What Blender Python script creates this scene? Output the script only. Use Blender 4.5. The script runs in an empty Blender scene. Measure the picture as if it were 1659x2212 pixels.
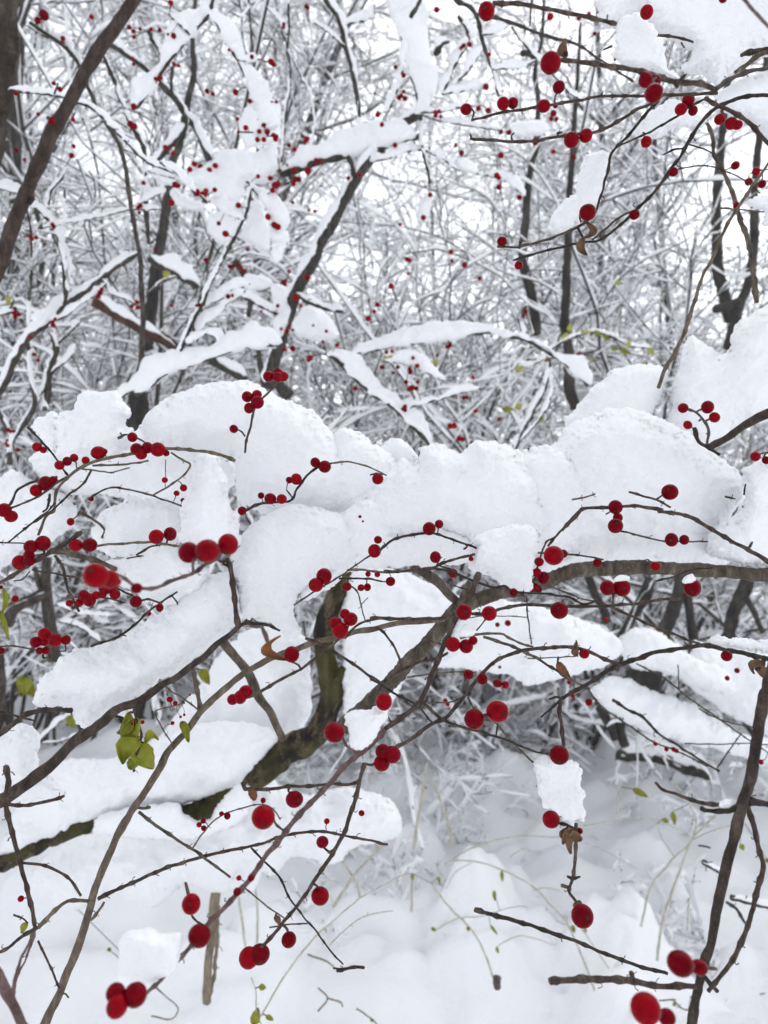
import bpy, math, random
import numpy as np
from mathutils import Vector
R = math.radians

# ------------------------------------------------------------------ camera, sky, sun, exposure
scene = bpy.context.scene
C = scene.collection
CAM_H = 1.30
FW, FH = 1659.0, 2212.0
FPX = 1658.0                       # focal length in units of a 1659 px wide picture
cam = bpy.data.objects.new("camera", bpy.data.cameras.new("camera"))
C.objects.link(cam)
cam.location = (0, 0, CAM_H)
cam.rotation_euler = (R(90), 0, 0)
cam.data.sensor_fit = 'VERTICAL'
cam.data.sensor_height = 36.0
cam.data.lens = 36.0 * FPX / FH
cam.data.clip_start = 0.02
cam.data.clip_end = 600
cam.data.dof.use_dof = True
cam.data.dof.focus_distance = 0.43
cam.data.dof.aperture_fstop = 14.0
scene.camera = cam
scene.render.resolution_x, scene.render.resolution_y = 768, 1024

SUN_EL, SUN_ROT = R(52), R(20)
w = bpy.data.worlds.new("World"); scene.world = w; w.use_nodes = True
nt = w.node_tree; nt.nodes.clear()
sky = nt.nodes.new('ShaderNodeTexSky'); sky.sky_type = 'NISHITA'; sky.sun_disc = False
sky.sun_elevation = SUN_EL; sky.sun_rotation = SUN_ROT
sky.air_density = 1.0; sky.dust_density = 1.2; sky.ozone_density = 1.0
hs = nt.nodes.new('ShaderNodeHueSaturation'); hs.inputs['Saturation'].default_value = 0.20   # cloud cover: nearly colourless light
bg = nt.nodes.new('ShaderNodeBackground'); bg.inputs['Strength'].default_value = 0.15
ow = nt.nodes.new('ShaderNodeOutputWorld')
nt.links.new(sky.outputs[0], hs.inputs['Color']); nt.links.new(hs.outputs[0], bg.inputs['Color']); nt.links.new(bg.outputs[0], ow.inputs[0])
sun = bpy.data.objects.new("sun", bpy.data.lights.new("sun", 'SUN')); C.objects.link(sun)
sun.data.energy = 0.5; sun.data.angle = R(70); sun.data.color = (1, .98, .95)
sun.rotation_euler = (R(90) - SUN_EL, 0, math.pi - SUN_ROT)
sun.location = (0, 0, 30)
scene.view_settings.view_transform = 'Standard'; scene.view_settings.look = 'None'
scene.view_settings.exposure = 0.90; scene.view_settings.gamma = 1.0; scene.view_settings.use_curve_mapping = False
scene.render.engine = 'CYCLES'
scene.cycles.use_denoising = True
scene.cycles.denoiser = 'OPENIMAGEDENOISE'
scene.cycles.max_bounces = 10; scene.cycles.diffuse_bounces = 7; scene.cycles.volume_bounces = 3; scene.cycles.glossy_bounces = 3
scene.cycles.transmission_bounces = 2
scene.cycles.use_adaptive_sampling = False

rng = np.random.default_rng(11)
random.seed(5)

# ------------------------------------------------------------------ noise
def _hash(ix, iy, iz, seed):
    h = (ix * 374761393 + iy * 668265263 + iz * 2147483647 + seed * 974634541) & 0xFFFFFFFF
    h = ((h ^ (h >> 13)) * 1274126177) & 0xFFFFFFFF
    h = h ^ (h >> 16)
    return (h & 0xFFFF) / 32767.5 - 1.0
def vnoise(P, seed=0):
    P = np.asarray(P, float); I = np.floor(P).astype(np.int64); F = P - I
    F = F * F * (3 - 2 * F); out = 0
    for dx in (0, 1):
        for dy in (0, 1):
            for dz in (0, 1):
                wgt = (F[:, 0] if dx else 1 - F[:, 0]) * (F[:, 1] if dy else 1 - F[:, 1]) * (F[:, 2] if dz else 1 - F[:, 2])
                out = out + wgt * _hash(I[:, 0] + dx, I[:, 1] + dy, I[:, 2] + dz, seed)
    return out
ROT = np.array([[.36, .48, -.8], [-.8, .6, 0], [.48, .64, .6]])
def fbm(P, octs=3, seed=0):
    P = np.asarray(P, float); a, o = 1.0, 0
    for k in range(octs):
        P = P @ ROT; o = o + a * vnoise(P + 17.3 * k, seed + k); a *= .5; P = P * 2.03
    return o

# ------------------------------------------------------------------ materials
def mat(name): 
    m = bpy.data.materials.new(name); m.use_nodes = True
    return m, m.node_tree, m.node_tree.nodes['Principled BSDF']
def ramp(nt, fac, stops):
    r = nt.nodes.new('ShaderNodeValToRGB'); e = r.color_ramp.elements
    while len(e) < len(stops): e.new(0.5)
    for el, (p, c) in zip(e, stops): el.position = p; el.color = (*c, 1)
    nt.links.new(fac, r.inputs[0]); return r.outputs[0]
def noise(nt, vec, scale, detail=4, rough=.6, stretch=None):
    if stretch:
        mp = nt.nodes.new('ShaderNodeMapping'); mp.inputs['Scale'].default_value = stretch
        nt.links.new(vec, mp.inputs[0]); vec = mp.outputs[0]
    n = nt.nodes.new('ShaderNodeTexNoise'); n.inputs['Scale'].default_value = scale
    n.inputs['Detail'].default_value = detail; n.inputs['Roughness'].default_value = rough
    nt.links.new(vec, n.inputs['Vector']); return n.outputs['Fac']
def bump(nt, h, strength, dist, nrm=None):
    b = nt.nodes.new('ShaderNodeBump'); b.inputs['Strength'].default_value = strength; b.inputs['Distance'].default_value = dist
    nt.links.new(h, b.inputs['Height'])
    if nrm: nt.links.new(nrm, b.inputs['Normal'])
    return b.outputs[0]
def coords(nt): return nt.nodes.new('ShaderNodeTexCoord').outputs['Object']

def snow_mat(name, fine=900, dist=.0012, sss=0.0):
    m, t, p = mat(name); co = coords(t)
    p.inputs['Base Color'].default_value = (.90, .905, .92, 1); p.inputs['Roughness'].default_value = .65
    p.inputs['Specular IOR Level'].default_value = .2
    n1 = noise(t, co, fine, 3, .7); n2 = noise(t, co, fine * .22, 3, .6)
    b1 = bump(t, n2, .5, dist * 3); b2 = bump(t, n1, .5, dist, b1)
    t.links.new(b2, p.inputs['Normal'])
    if sss:
        p.inputs['Subsurface Weight'].default_value = sss
        p.inputs['Subsurface Radius'].default_value = (1, 1, 1); p.inputs['Subsurface Scale'].default_value = .006
    return m
def bark_mat(name, dark, mid, light, scale=60, streak=1.0, frost=0.0, rough=.8, moss=None):
    """frost: how much snow dust sticks to the upper side of the bark"""
    m, t, p = mat(name); co = coords(t)
    n = noise(t, co, scale, 6, .68, (1, 1, .35)); n2 = noise(t, co, scale * 6, 3, .6)
    mx = t.nodes.new('ShaderNodeMath'); mx.operation = 'MULTIPLY_ADD'; mx.inputs[1].default_value = .35; mx.inputs[2].default_value = -.17
    t.links.new(n2, mx.inputs[0])
    ad = t.nodes.new('ShaderNodeMath'); ad.operation = 'ADD'; t.links.new(n, ad.inputs[0]); t.links.new(mx.outputs[0], ad.inputs[1])
    col = ramp(t, ad.outputs[0], [(.3, dark), (.5, mid), (.72, light)])
    if moss:
        nm = noise(t, co, 14, 5, .6); k = ramp(t, nm, [(.42, (0, 0, 0)), (.6, (1, 1, 1))])
        mm = t.nodes.new('ShaderNodeMixRGB'); t.links.new(k, mm.inputs[0]); t.links.new(col, mm.inputs[1]); mm.inputs[2].default_value = (*moss, 1); col = mm.outputs[0]
    if frost:
        g = t.nodes.new('ShaderNodeNewGeometry'); s = t.nodes.new('ShaderNodeSeparateXYZ'); t.links.new(g.outputs['Normal'], s.inputs[0])
        nf = noise(t, co, scale * 4, 3, .7)
        a = t.nodes.new('ShaderNodeMath'); a.operation = 'MULTIPLY_ADD'; a.inputs[1].default_value = .9; t.links.new(nf, a.inputs[0]); t.links.new(s.outputs['Z'], a.inputs[2])
        k = ramp(t, a.outputs[0], [(1.2 - frost, (0, 0, 0)), (1.24 - frost, (1, 1, 1))]) if frost < .2 else ramp(t, a.outputs[0], [(.75 - frost, (0, 0, 0)), (.85 - frost, (1, 1, 1))])
        mm = t.nodes.new('ShaderNodeMixRGB'); t.links.new(k, mm.inputs[0]); t.links.new(col, mm.inputs[1]); mm.inputs[2].default_value = (.90, .905, .92, 1); col = mm.outputs[0]
    t.links.new(col, p.inputs['Base Color']); p.inputs['Roughness'].default_value = rough
    p.inputs['Specular IOR Level'].default_value = .3
    t.links.new(bump(t, ad.outputs[0], .8, .12 / scale), p.inputs['Normal'])
    return m
M = {}
M['snow'] = snow_mat('near_snow', 700, .0011)
M['snowfar'] = snow_mat('branch_snow', 160, .003)
M['snowground'] = snow_mat('ground_snow', 60, .006)
M['tw'] = bark_mat('brown_twig_bark', (.014, .009, .007), (.052, .034, .026), (.15, .11, .085), 260)
M['dk'] = bark_mat('wet_dark_twig_bark', (.008, .006, .005), (.028, .020, .016), (.085, .062, .05), 260, frost=.10)
M['lb'] = bark_mat('pale_brown_twig_bark', (.05, .036, .025), (.118, .090, .063), (.22, .18, .135), 240)
M['gr'] = bark_mat('grey_brown_branch_bark', (.022, .017, .012), (.080, .063, .046), (.19, .155, .12), 170)
M['pu'] = bark_mat('reddish_twig_bark', (.05, .028, .028), (.115, .07, .066), (.21, .15, .14), 240)
M['rg'] = bark_mat('rough_branch_bark', (.010, .007, .006), (.040, .028, .022), (.115, .085, .066), 150, frost=.12)
M['tr'] = bark_mat('old_trunk_bark', (.010, .008, .006), (.05, .037, .028), (.15, .12, .10), 30)
M['po'] = bark_mat('brown_pole_bark', (.012, .008, .006), (.042, .028, .021), (.10, .072, .056), 70)
M['ms'] = bark_mat('mossy_bark', (.003, .002, .002), (.018, .012, .008), (.22, .165, .10), 60, frost=.1, moss=(.055, .052, .013))
M['be'] = bark_mat('dry_grass_stalk', (.30, .28, .22), (.44, .42, .34), (.6, .58, .5), 120)
M['st'] = bark_mat('dead_weed_stalk', (.10, .08, .055), (.20, .165, .115), (.30, .25, .18), 120)
M['rb'] = bark_mat('rotten_log_wood', (.015, .008, .006), (.055, .026, .016), (.11, .055, .035), 25)
M['md'] = bark_mat('shaded_twig_bark', (.012, .011, .010), (.042, .037, .032), (.10, .09, .078), 120)  # dark grey bark of the branches and fine twigs further back
M['mb'] = bark_mat('woodland_twig_bark', (.018, .015, .013), (.052, .043, .035), (.12, .10, .085), 110)
M['bgt'] = bark_mat('woodland_trunk_bark', (.010, .009, .008), (.032, .027, .023), (.085, .075, .066), 26, frost=.10)
M['bgw'] = bark_mat('frosted_twig_bark', (.018, .016, .014), (.048, .042, .036), (.11, .10, .09), 60, frost=.3)

def berry_mat():
    m, t, p = mat('red_berry_skin'); co = coords(t)
    inf = t.nodes.new('ShaderNodeObjectInfo')
    n = noise(t, co, 1.3, 3, .5)
    ad = t.nodes.new('ShaderNodeMath'); ad.operation = 'MULTIPLY_ADD'; ad.inputs[1].default_value = .55; t.links.new(inf.outputs['Random'], ad.inputs[0]); t.links.new(n, ad.inputs[2])
    col = ramp(t, ad.outputs[0], [(.35, (.10, .0002, .004)), (.75, (.175, .0004, .006)), (1.0, (.25, .0008, .006))])
    t.links.new(col, p.inputs['Base Color']); p.inputs['Roughness'].default_value = .25
    p.inputs['Specular IOR Level'].default_value = .045
    p.inputs['Subsurface Weight'].default_value = .15; p.inputs['Subsurface Radius'].default_value = (1, .15, .1); p.inputs['Subsurface Scale'].default_value = .0012
    return m
M['berry'] = berry_mat()
m, t, p = mat('berry_calyx'); p.inputs['Base Color'].default_value = (.025, .010, .008, 1); p.inputs['Roughness'].default_value = .9; M['calyx'] = m
def leaf_mat(name, a, b, c, tr=.25):
    m, t, p = mat(name); co = coords(t); n = noise(t, co, 90, 5, .6)
    t.links.new(ramp(t, n, [(.3, a), (.5, b), (.7, c)]), p.inputs['Base Color']); p.inputs['Roughness'].default_value = .55
    t.links.new(bump(t, n, .4, .001), p.inputs['Normal'])
    d = t.nodes.new('ShaderNodeBsdfTranslucent'); d.inputs[0].default_value = (*c, 1)
    mx = t.nodes.new('ShaderNodeMixShader'); mx.inputs[0].default_value = tr
    t.links.new(p.outputs[0], mx.inputs[1]); t.links.new(d.outputs[0], mx.inputs[2]); t.links.new(mx.outputs[0], t.nodes['Material Output'].inputs[0])
    return m
M['leafg'] = leaf_mat('yellow_green_leaf', (.16, .18, .009), (.27, .285, .014), (.40, .39, .03))
M['leafy'] = leaf_mat('yellow_leaf', (.34, .34, .06), (.46, .46, .10), (.58, .58, .16))
M['leafb'] = leaf_mat('dry_brown_leaf', (.05, .028, .014), (.14, .075, .035), (.28, .17, .09), .15)
M['leafo'] = leaf_mat('rusty_leaf', (.10, .03, .012), (.22, .075, .02), (.34, .15, .05), .15)

# ------------------------------------------------------------------ mesh tools
class MB:
    def __init__(s): s.v = []; s.f = []; s.n = 0
    def add(s, V, F):
        s.v.append(np.asarray(V, float).reshape(-1, 3)); s.f.extend([tuple(int(i) + s.n for i in f) for f in F]); s.n += len(s.v[-1])
    def addq(s, V, Q):                 # Q: (n,4) index array
        s.v.append(np.asarray(V, float).reshape(-1, 3)); s.f.extend(map(tuple, (np.asarray(Q) + s.n).tolist())); s.n += len(s.v[-1])
    def build(s, name, m, parent=None, origin=(0, 0, 0), smooth=True):
        V = np.concatenate(s.v) - np.asarray(origin)
        me = bpy.data.meshes.new(name); me.from_pydata(V.tolist(), [], s.f); me.update()
        if smooth: me.polygons.foreach_set('use_smooth', np.ones(len(me.polygons), bool))
        me.materials.append(M[m] if isinstance(m, str) else m)
        o = bpy.data.objects.new(name, me); C.objects.link(o)
        if parent is not None: o.parent = parent
        return o
def thing(name, label, cat, loc=(0, 0, 0), group=None):
    o = bpy.data.objects.new(name, None); C.objects.link(o); o.location = loc; o.empty_display_size = .05
    o['label'] = label; o['category'] = cat
    if group: o['group'] = group
    return o
def tag(o, label, cat, group=None):
    o['label'] = label; o['category'] = cat
    if group: o['group'] = group
    return o

def catmull(P, n):
    """n sub-steps per segment"""
    P = np.asarray(P, float)
    if len(P) < 3:
        t = np.linspace(0, 1, n * (len(P) - 1) + 1)[:, None]; return P[0] * (1 - t) + P[-1] * t
    E = np.vstack([2 * P[0] - P[1], P, 2 * P[-1] - P[-2]]); out = []
    t = (np.arange(n) / n)[:, None]
    for i in range(1, len(E) - 2):
        a, b, c, d = E[i - 1], E[i], E[i + 1], E[i + 2]
        out.append(.5 * ((2 * b) + (-a + c) * t + (2 * a - 5 * b + 4 * c - d) * t**2 + (-a + 3 * b - 3 * c + d) * t**3))
    out.append(P[-1:]); return np.vstack(out)
def tangents(P):
    T = np.gradient(P, axis=0); return T / (np.linalg.norm(T, axis=1, keepdims=True) + 1e-12)
def frames(P):
    T = tangents(P); a = np.array([.03, 1, .02]) if abs(T[0][1]) < .8 else np.array([0, .03, 1.])
    N = np.zeros_like(P); n = a - T[0] * a.dot(T[0]); n /= np.linalg.norm(n)
    for i in range(len(P)):
        n = n - T[i] * n.dot(T[i]); n /= np.linalg.norm(n) + 1e-12; N[i] = n
    return T, N, np.cross(T, N)
def tube(mb, P, r, sides=8, rough=0.0, seed=0):
    P = np.asarray(P, float); n = len(P); r = np.broadcast_to(np.asarray(r, float), (n,))
    T, N, B = frames(P); a = np.arange(sides) * 2 * math.pi / sides
    rr = r[:, None] * np.ones(sides)
    if rough:
        fq = 1.3 if sides < 20 else 3.2; q = np.stack([np.repeat(np.arange(n) * (.6 if sides < 20 else .22), sides), np.tile(np.cos(a) * fq, n), np.tile(np.sin(a) * fq, n)], 1)
        rr = rr * (1 + rough * fbm(q, 2, seed).reshape(n, sides))
    V = P[:, None, :] + rr[..., None] * (np.cos(a)[None, :, None] * N[:, None, :] + np.sin(a)[None, :, None] * B[:, None, :])
    V = np.concatenate([V.reshape(-1, 3), [P[0] - T[0] * r[0] * .4, P[-1] + T[-1] * r[-1] * .4]])
    i, j = np.meshgrid(np.arange(n - 1), np.arange(sides), indexing='ij'); j2 = (j + 1) % sides
    Q = np.stack([i * sides + j, i * sides + j2, (i + 1) * sides + j2, (i + 1) * sides + j], -1).reshape(-1, 4)
    F = [tuple(q) for q in Q.tolist()]
    F += [(n * sides, (k + 1) % sides, k) for k in range(sides)]
    F += [(n * sides + 1, (n - 1) * sides + k, (n - 1) * sides + (k + 1) % sides) for k in range(sides)]
    mb.add(V, F)
PROF = np.array([(-.55, -.12), (-1, .18), (-.92, .55), (-.5, .9), (0, 1.02), (.5, .9), (.92, .55), (1, .18), (.55, -.12)])
PROF5 = np.array([(-.7, -.1), (-.95, .45), (0, 1.0), (.95, .45), (.7, -.1)])
def ridge(mb, P, r, H, W=None, seed=0, lump=.3, prof=PROF, taper=True, steep=0.0, gaps=0.0):
    """snow lying along a branch: a lumpy ridge on its upper side"""
    P = np.asarray(P, float); n = len(P); k = len(prof)
    if n < 2: return
    T = tangents(P); up = np.array([0, 0, 1.]); nn = up - T * (T @ up)[:, None]
    L = np.linalg.norm(nn, axis=1, keepdims=True); nn = nn / (L + 1e-6); b = np.cross(T, nn)
    s = np.concatenate([[0], np.cumsum(np.linalg.norm(np.diff(P, axis=0), axis=1))])
    H = np.broadcast_to(np.asarray(H, float), (n,)); r = np.broadcast_to(np.asarray(r, float), (n,))
    z = np.zeros(n); hm = H.max() + 1e-9
    g = 1 + lump * fbm(np.stack([s / hm * .45, z + seed * 3.1, z], 1), 3, seed)
    h = H * np.clip(g, .25, 2)
    if steep: h = h * (1 - steep * (1 - np.clip(L[:, 0] * 1.25, 0, 1)))
    if gaps: h = h * np.clip(.5 + (vnoise(np.stack([s / hm * .22, z + seed * 2.3, z + 8], 1), seed + 4) + 1 - 2 * gaps) * 2.2, .12, 1)
    if taper:
        e = np.minimum(s, s[-1] - s) / (hm * 1.5); h = h * np.sqrt(np.clip(e, 0.02, 1))
    wd = np.maximum(r * 1.12, (W if W is not None else .36 * H) * np.sqrt(h / (H + 1e-9)))
    wd = np.minimum(wd, np.maximum(r * 1.12, h * 1.2))
    off = vnoise(np.stack([s / hm * .6, z + seed * 5.7, z + 3], 1), seed + 9) * .2
    X = prof[None, :, 0] * wd[:, None] + off[:, None] * wd[:, None] * np.clip(prof[None, :, 1], 0, 1)
    Y = prof[None, :, 1] * h[:, None]
    q = P[:, None, :] + X[..., None] * b[:, None, :] + (Y + .25 * r[:, None])[..., None] * nn[:, None, :]
    V = q.reshape(-1, 3)
    V = V + (.10 * lump / .3) * hm * np.stack([fbm(V / hm * 1.6 + 7 * c, 2, seed + c) for c in range(3)], 1)
    i, j = np.meshgrid(np.arange(n - 1), np.arange(k), indexing='ij'); j2 = (j + 1) % k
    Q = np.stack([i * k + j, i * k + j2, (i + 1) * k + j2, (i + 1) * k + j], -1).reshape(-1, 4)
    F = [tuple(x) for x in Q.tolist()] + [tuple(range(k))[::-1], tuple(range((n - 1) * k, n * k))]
    mb.add(V, F)

# ------------------------------------------------------------------ places: sheet + pixel -> a point at a given distance
OFF = {0: (0, 0, 1.0), 1: (0, 0, .5), 2: (829.5, 0, .5), 3: (0, 553, .5), 4: (829.5, 553, .5), 5: (0, 1106, .5), 6: (829.5, 1106, .5), 7: (0, 1659, .5), 8: (829.5, 1659, .5)}
def fx(q, x, y): o = OFF[q]; return o[0] + x * o[2], o[1] + y * o[2]
def at(X, Y, d): return np.stack([(np.asarray(X) - FW / 2) / FPX * d, np.asarray(d) + 0 * np.asarray(X), CAM_H - (np.asarray(Y) - FH / 2) / FPX * d], -1)
# ------------------------------------------------------------------ branches, berries, leaves
def parse(st, d0):
    S = dict(w=[10, None], d=[d0, None], c=None, s=0, k=1, q=0, P=[], t=.75, h=0)
    for tok in st.split():
        if tok[0] == '@' or tok[-1] == ':': S['q'] = int(tok.strip('@:'))
        elif ',' in tok:
            x, y = tok.split(','); S['P'].append(fx(S['q'], float(x), float(y)))
        elif tok[0] in 'wd':
            a = tok[1:].split('-'); S[tok[0]] = [float(a[0]), float(a[1]) if len(a) > 1 else None]
        elif tok[0] == 'c': S['c'] = tok[1:]
        elif tok[0] == 's': S['s'] = float(tok[1:]) * .5
        elif tok[0] == 'k': S['k'] = float(tok[1:])
    return S
def berry_mesh():
    """unit berry, its blossom end at +Z"""
    mb = MB(); nu, nv = 20, 13; V = []; F = []
    for i in range(nv):
        th = math.pi * i / (nv - 1)
        for j in range(nu):
            ph = 2 * math.pi * j / nu; rr = 1 - .10 * math.exp(-(th / .16) ** 2) - .05 * math.exp(-((math.pi - th) / .25) ** 2)
            V.append((math.sin(th) * math.cos(ph) * rr, math.sin(th) * math.sin(ph) * rr, math.cos(th) * rr * 1.03))
    for i in range(nv - 1):
        for j in range(nu):
            F.append((i * nu + j, (i + 1) * nu + j, (i + 1) * nu + (j + 1) % nu, i * nu + (j + 1) % nu))
    mb.add(V, F); return mb
def calyx_mesh():
    mb = MB(); V = [(0, 0, .985)]; F = []; n = 10
    for j in range(n):
        a = 2 * math.pi * j / n; r = .21 if j % 2 else .14
        V.append((math.cos(a) * r, math.sin(a) * r, .965 + (.04 if j % 2 else 0)))
    for j in range(n):
        a = 2 * math.pi * j / n; V.append((math.cos(a) * .19, math.sin(a) * .19, .88))
    for j in range(n):
        k = (j + 1) % n; F.append((0, 1 + j, 1 + k)); F.append((1 + j, 11 + j, 11 + k, 1 + k))
    mb.add(V, F); return mb
_b = berry_mesh().build('berry', 'berry'); BERRY_ME = _b.data; bpy.data.objects.remove(_b)
_b = calyx_mesh().build('calyx', 'calyx'); CALYX_ME = _b.data; bpy.data.objects.remove(_b)

class Plant:
    """one branch (a thing): strokes become stem / twig parts, berries and leaves its parts"""
    def __init__(s, name, label, cat, d, col='tw', group=None):
        s.name, s.label, s.cat, s.d, s.col, s.group = name, label, cat, d, col, group; s.S = []; s.root = None; s.ridges = []
    def geometry(s, st, first, seed):
        S = parse(st, s.d); P = np.array(S['P'])
        if s.d < .8 and S['k']: S['w'] = [S['w'][0] * .88, S['w'][1] * .88 if S['w'][1] else None]
        if s.name == 'weed_plant' and s.col == 'be': S['w'] = [S['w'][0] * .72, S['w'][1] * .72 if S['w'][1] else None]
        wF = S['w'][0] * .5
        if S['w'][1] is None: S['w'][1] = S['w'][0] * .82
        seg = np.linalg.norm(np.diff(P, axis=0), axis=1).mean()
        n = int(np.clip(round(seg / max(4.0, wF * (.5 if wF < 28 else .14))), 2, 16))
        Q = catmull(P, n); m = len(Q)
        L = np.concatenate([[0], np.cumsum(np.linalg.norm(np.diff(Q, axis=0), axis=1))]); u = L / L[-1]
        d0 = S['d'][0]; d1 = S['d'][1] if S['d'][1] is not None else d0
        zz = np.zeros(m)
        dd = d0 + (d1 - d0) * u + .018 * d0 * vnoise(np.stack([L / 90, zz + seed * 1.7, zz], 1), 3) * np.minimum(1, 4 * u * (1 - u) + .3)
        jit = .10 * wF + .5
        Q = Q + jit * np.stack([vnoise(np.stack([L / (wF * 2 + 8), zz + seed, zz + c], 1), 5 + c) for c in (0, 9)], 1) * np.minimum(1, np.minimum(L, L[-1] - L) / 10)[:, None]
        W3 = at(Q[:, 0], Q[:, 1], dd)
        r = .5 * (S['w'][0] + (S['w'][1] - S['w'][0]) * u) * .5 / FPX * dd
        r = r * (1 + .10 * vnoise(np.stack([L / (wF * 1.6 + 3), zz + seed, zz], 1), 8))
        spurs = []
        if S['k'] and wF < 16:                      # swollen nodes with the stubs of old flower stalks
            x = rng.uniform(8, 30); 
            while x < L[-1]:
                r = r * (1 + .42 * np.exp(-((L - x) / (wF * .55 + 1.2)) ** 2)); spurs.append(x); x += rng.uniform(26, 62) * (s.d / .42) ** -.5
        mb = MB(); big = wF >= 28 and (S['c'] or s.col) in ('ms', 'tr', 'bgt')
        tube(mb, W3, r, 36 if big else 8 if wF < 20 else 18, .34 if big else .20 if (S['c'] or s.col) in ('rg', 'dk') else .13, seed)
        up = at(0, 0, s.d)
        for x in spurs:
            i = int(np.searchsorted(L, x)); i = min(max(i, 1), m - 2)
            for sg in (1, -1):
                if rng.random() < .66: continue
                t = Q[i + 1] - Q[i - 1]; t = t / (np.linalg.norm(t) + 1e-9); nn = np.array([-t[1], t[0]]) * sg
                ln = wF * rng.uniform(.5, 1.1) + rng.uniform(1, 4.5); q0 = Q[i] + nn * wF * .3; q1 = q0 + nn * ln * .6 + t * ln * .25; q2 = q1 + nn * ln * .2 + t * ln * rng.uniform(-.6, .6)
                rw = rng.uniform(.9, 1.7) * .5 / FPX * dd[i] * min(1.5, .7 + wF / 14)
                tube(mb, at(*np.array([q0, q1, q2]).T, dd[i] - rng.uniform(-.4, .6) * ln / FPX * dd[i]), [rw * 1.1, rw, rw * 1.3], 5)
        s.S.append((Q, dd, W3, r))
        if S['s']: s.ridges.append((W3, r, S['s'] / FPX * dd, seed))
        return mb, (S['c'] or s.col), W3
    def build(s, strokes, berries='', leaves=()):
        seed0 = int(abs(hash_str(s.label)) % 997)
        built = [s.geometry(st, i == 0, seed0 + 7 * i) for i, st in enumerate(strokes)]
        o = built[0][2][0]; s.root = thing(s.name, s.label, s.cat, tuple(o), s.group); s.o = o
        for i, (mb, c, W3) in enumerate(built):
            if s.name in ('tree', 'fallen_log', 'tree_stump') : nm = 'trunk' if i == 0 else 'limb'
            elif s.name == 'weed_plant': nm = 'stalk'
            else: nm = 'stem' if i == 0 else 'twig'
            mb.build(nm, c, s.root, o)
        q = 0
        for tok in berries.split():
            if tok[-1] == ':' or tok[0] == '@': q = int(tok.strip('@:')); continue
            a = tok.split(','); x, y = fx(q, float(a[0]), float(a[1])); s.berry(x, y, float(a[2]) * OFF[q][2], float(a[3]) if len(a) > 3 and a[3] else None, stalk=len(a) < 5)
        for lf in leaves: s.leaf(lf)
        if s.ridges:
            m = 'snowfar' if s.d > .8 else 'snow'
            if len(s.ridges) == 1:
                W3, r, H, sd = s.ridges[0]; mb = MB(); ridge(mb, W3, r, H, None, sd, .5, PROF, True, 0, .16); o2 = mb.build('snow_ridge', m, None, o); o2.location = o
                tag(o2, s.snowlabel(), 'snow', 'snow lying along branches')
            else:                                   # one snow load, a band on each arm of the branch
                o2 = thing('snow_ridge', s.snowlabel(), 'snow', tuple(o), 'snow lying along branches')
                for W3, r, H, sd in s.ridges: mb = MB(); ridge(mb, W3, r, H, None, sd, .5, PROF, True, 0, .16); mb.build('snow_band', m, o2, o)
        return s
    def snowlabel(s):
        return 'snow along the ' + s.label
    def near(s, x, y):
        best = None
        for Q, dd, W3, r in s.S:
            D = np.hypot(Q[:, 0] - x, Q[:, 1] - y); i = int(D.argmin())
            if best is None or D[i] < best[0]: best = (D[i], Q[i], dd[i], W3[i], r[i])
        return best
    def berry(s, x, y, r, d=None, calyx=True, stalk=True):
        dist, q, dn, w3, rn = s.near(x, y)
        if d is None:
            d = dn - (rn + .6 * r / FPX * dn if dist < r * .8 else rng.uniform(-.3, .5) * r / FPX * dn)
        if s.ridges and s.d > .8: d = d - min(.5 * max(float(np.max(h)) for _, _, h, _ in s.ridges), .035)
        R_ = r / FPX * d; c = at(x, y, d)
        b = bpy.data.objects.new('berry', BERRY_ME); C.objects.link(b); b.parent = s.root; b.location = tuple(c - s.o)
        rot = Vector((rng.normal(0, .55), -1, rng.normal(-.15, .5))).to_track_quat('Z', 'Y'); b.rotation_mode = 'QUATERNION'; b.rotation_quaternion = rot
        e = rng.uniform(-.06, .06, 3); b.scale = (R_ * (1 + e[0]), R_ * (1 + e[1]), R_ * (1 + e[2]))
        if r >= 7.5 and rng.random() < .85:
            k = bpy.data.objects.new('calyx', CALYX_ME); C.objects.link(k); k.parent = b
        if stalk and dist < 42 and (dist > r * .9 or d < dn - .03):
            v = w3 - c; ln = np.linalg.norm(v); u = v / ln
            mid = (c + w3) / 2 + np.array([rng.normal(), rng.normal() * .5, rng.normal()]) * ln * .07
            P = np.array([c + u * R_ * .85, mid, w3]); mb = MB(); rr = min(R_ * .13, .0009)
            tube(mb, catmull(P, 5), np.linspace(rr * 1.5, rr, 11), 6)
            mb.build('stalk', 'gr' if s.d > .7 else 'tw', s.root, s.o)
        return b
    def leaf(s, lf):
        """'leafg 5: bx,by tx,ty w60 [d.4] [b.3]'"""
        S = dict(d=None, w=30, b=.55); q = 0; P = []
        tk = lf.split(); m = tk[0]
        for t in tk[1:]:
            if t[-1] == ':': q = int(t[:-1])
            elif ',' in t: P.append(fx(q, *map(float, t.split(','))))
            else: S[t[0]] = float(t[1:])
        b, t = np.array(P[0]), np.array(P[-1]); dist, qn, dn, w3, rn = s.near(*b); d = S['d'] or dn - rn
        ax = t - b; L = np.linalg.norm(ax); ax = ax / L; nr = np.array([-ax[1], ax[0]]); W = S['w'] * OFF[q][2] * .5
        bow = np.array(P[1]) - (b + t) / 2 if len(P) == 3 else np.zeros(2)
        mb = MB(); nu, nv = 14, 7; V = []
        tw = rng.uniform(-.4, .4)
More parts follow.
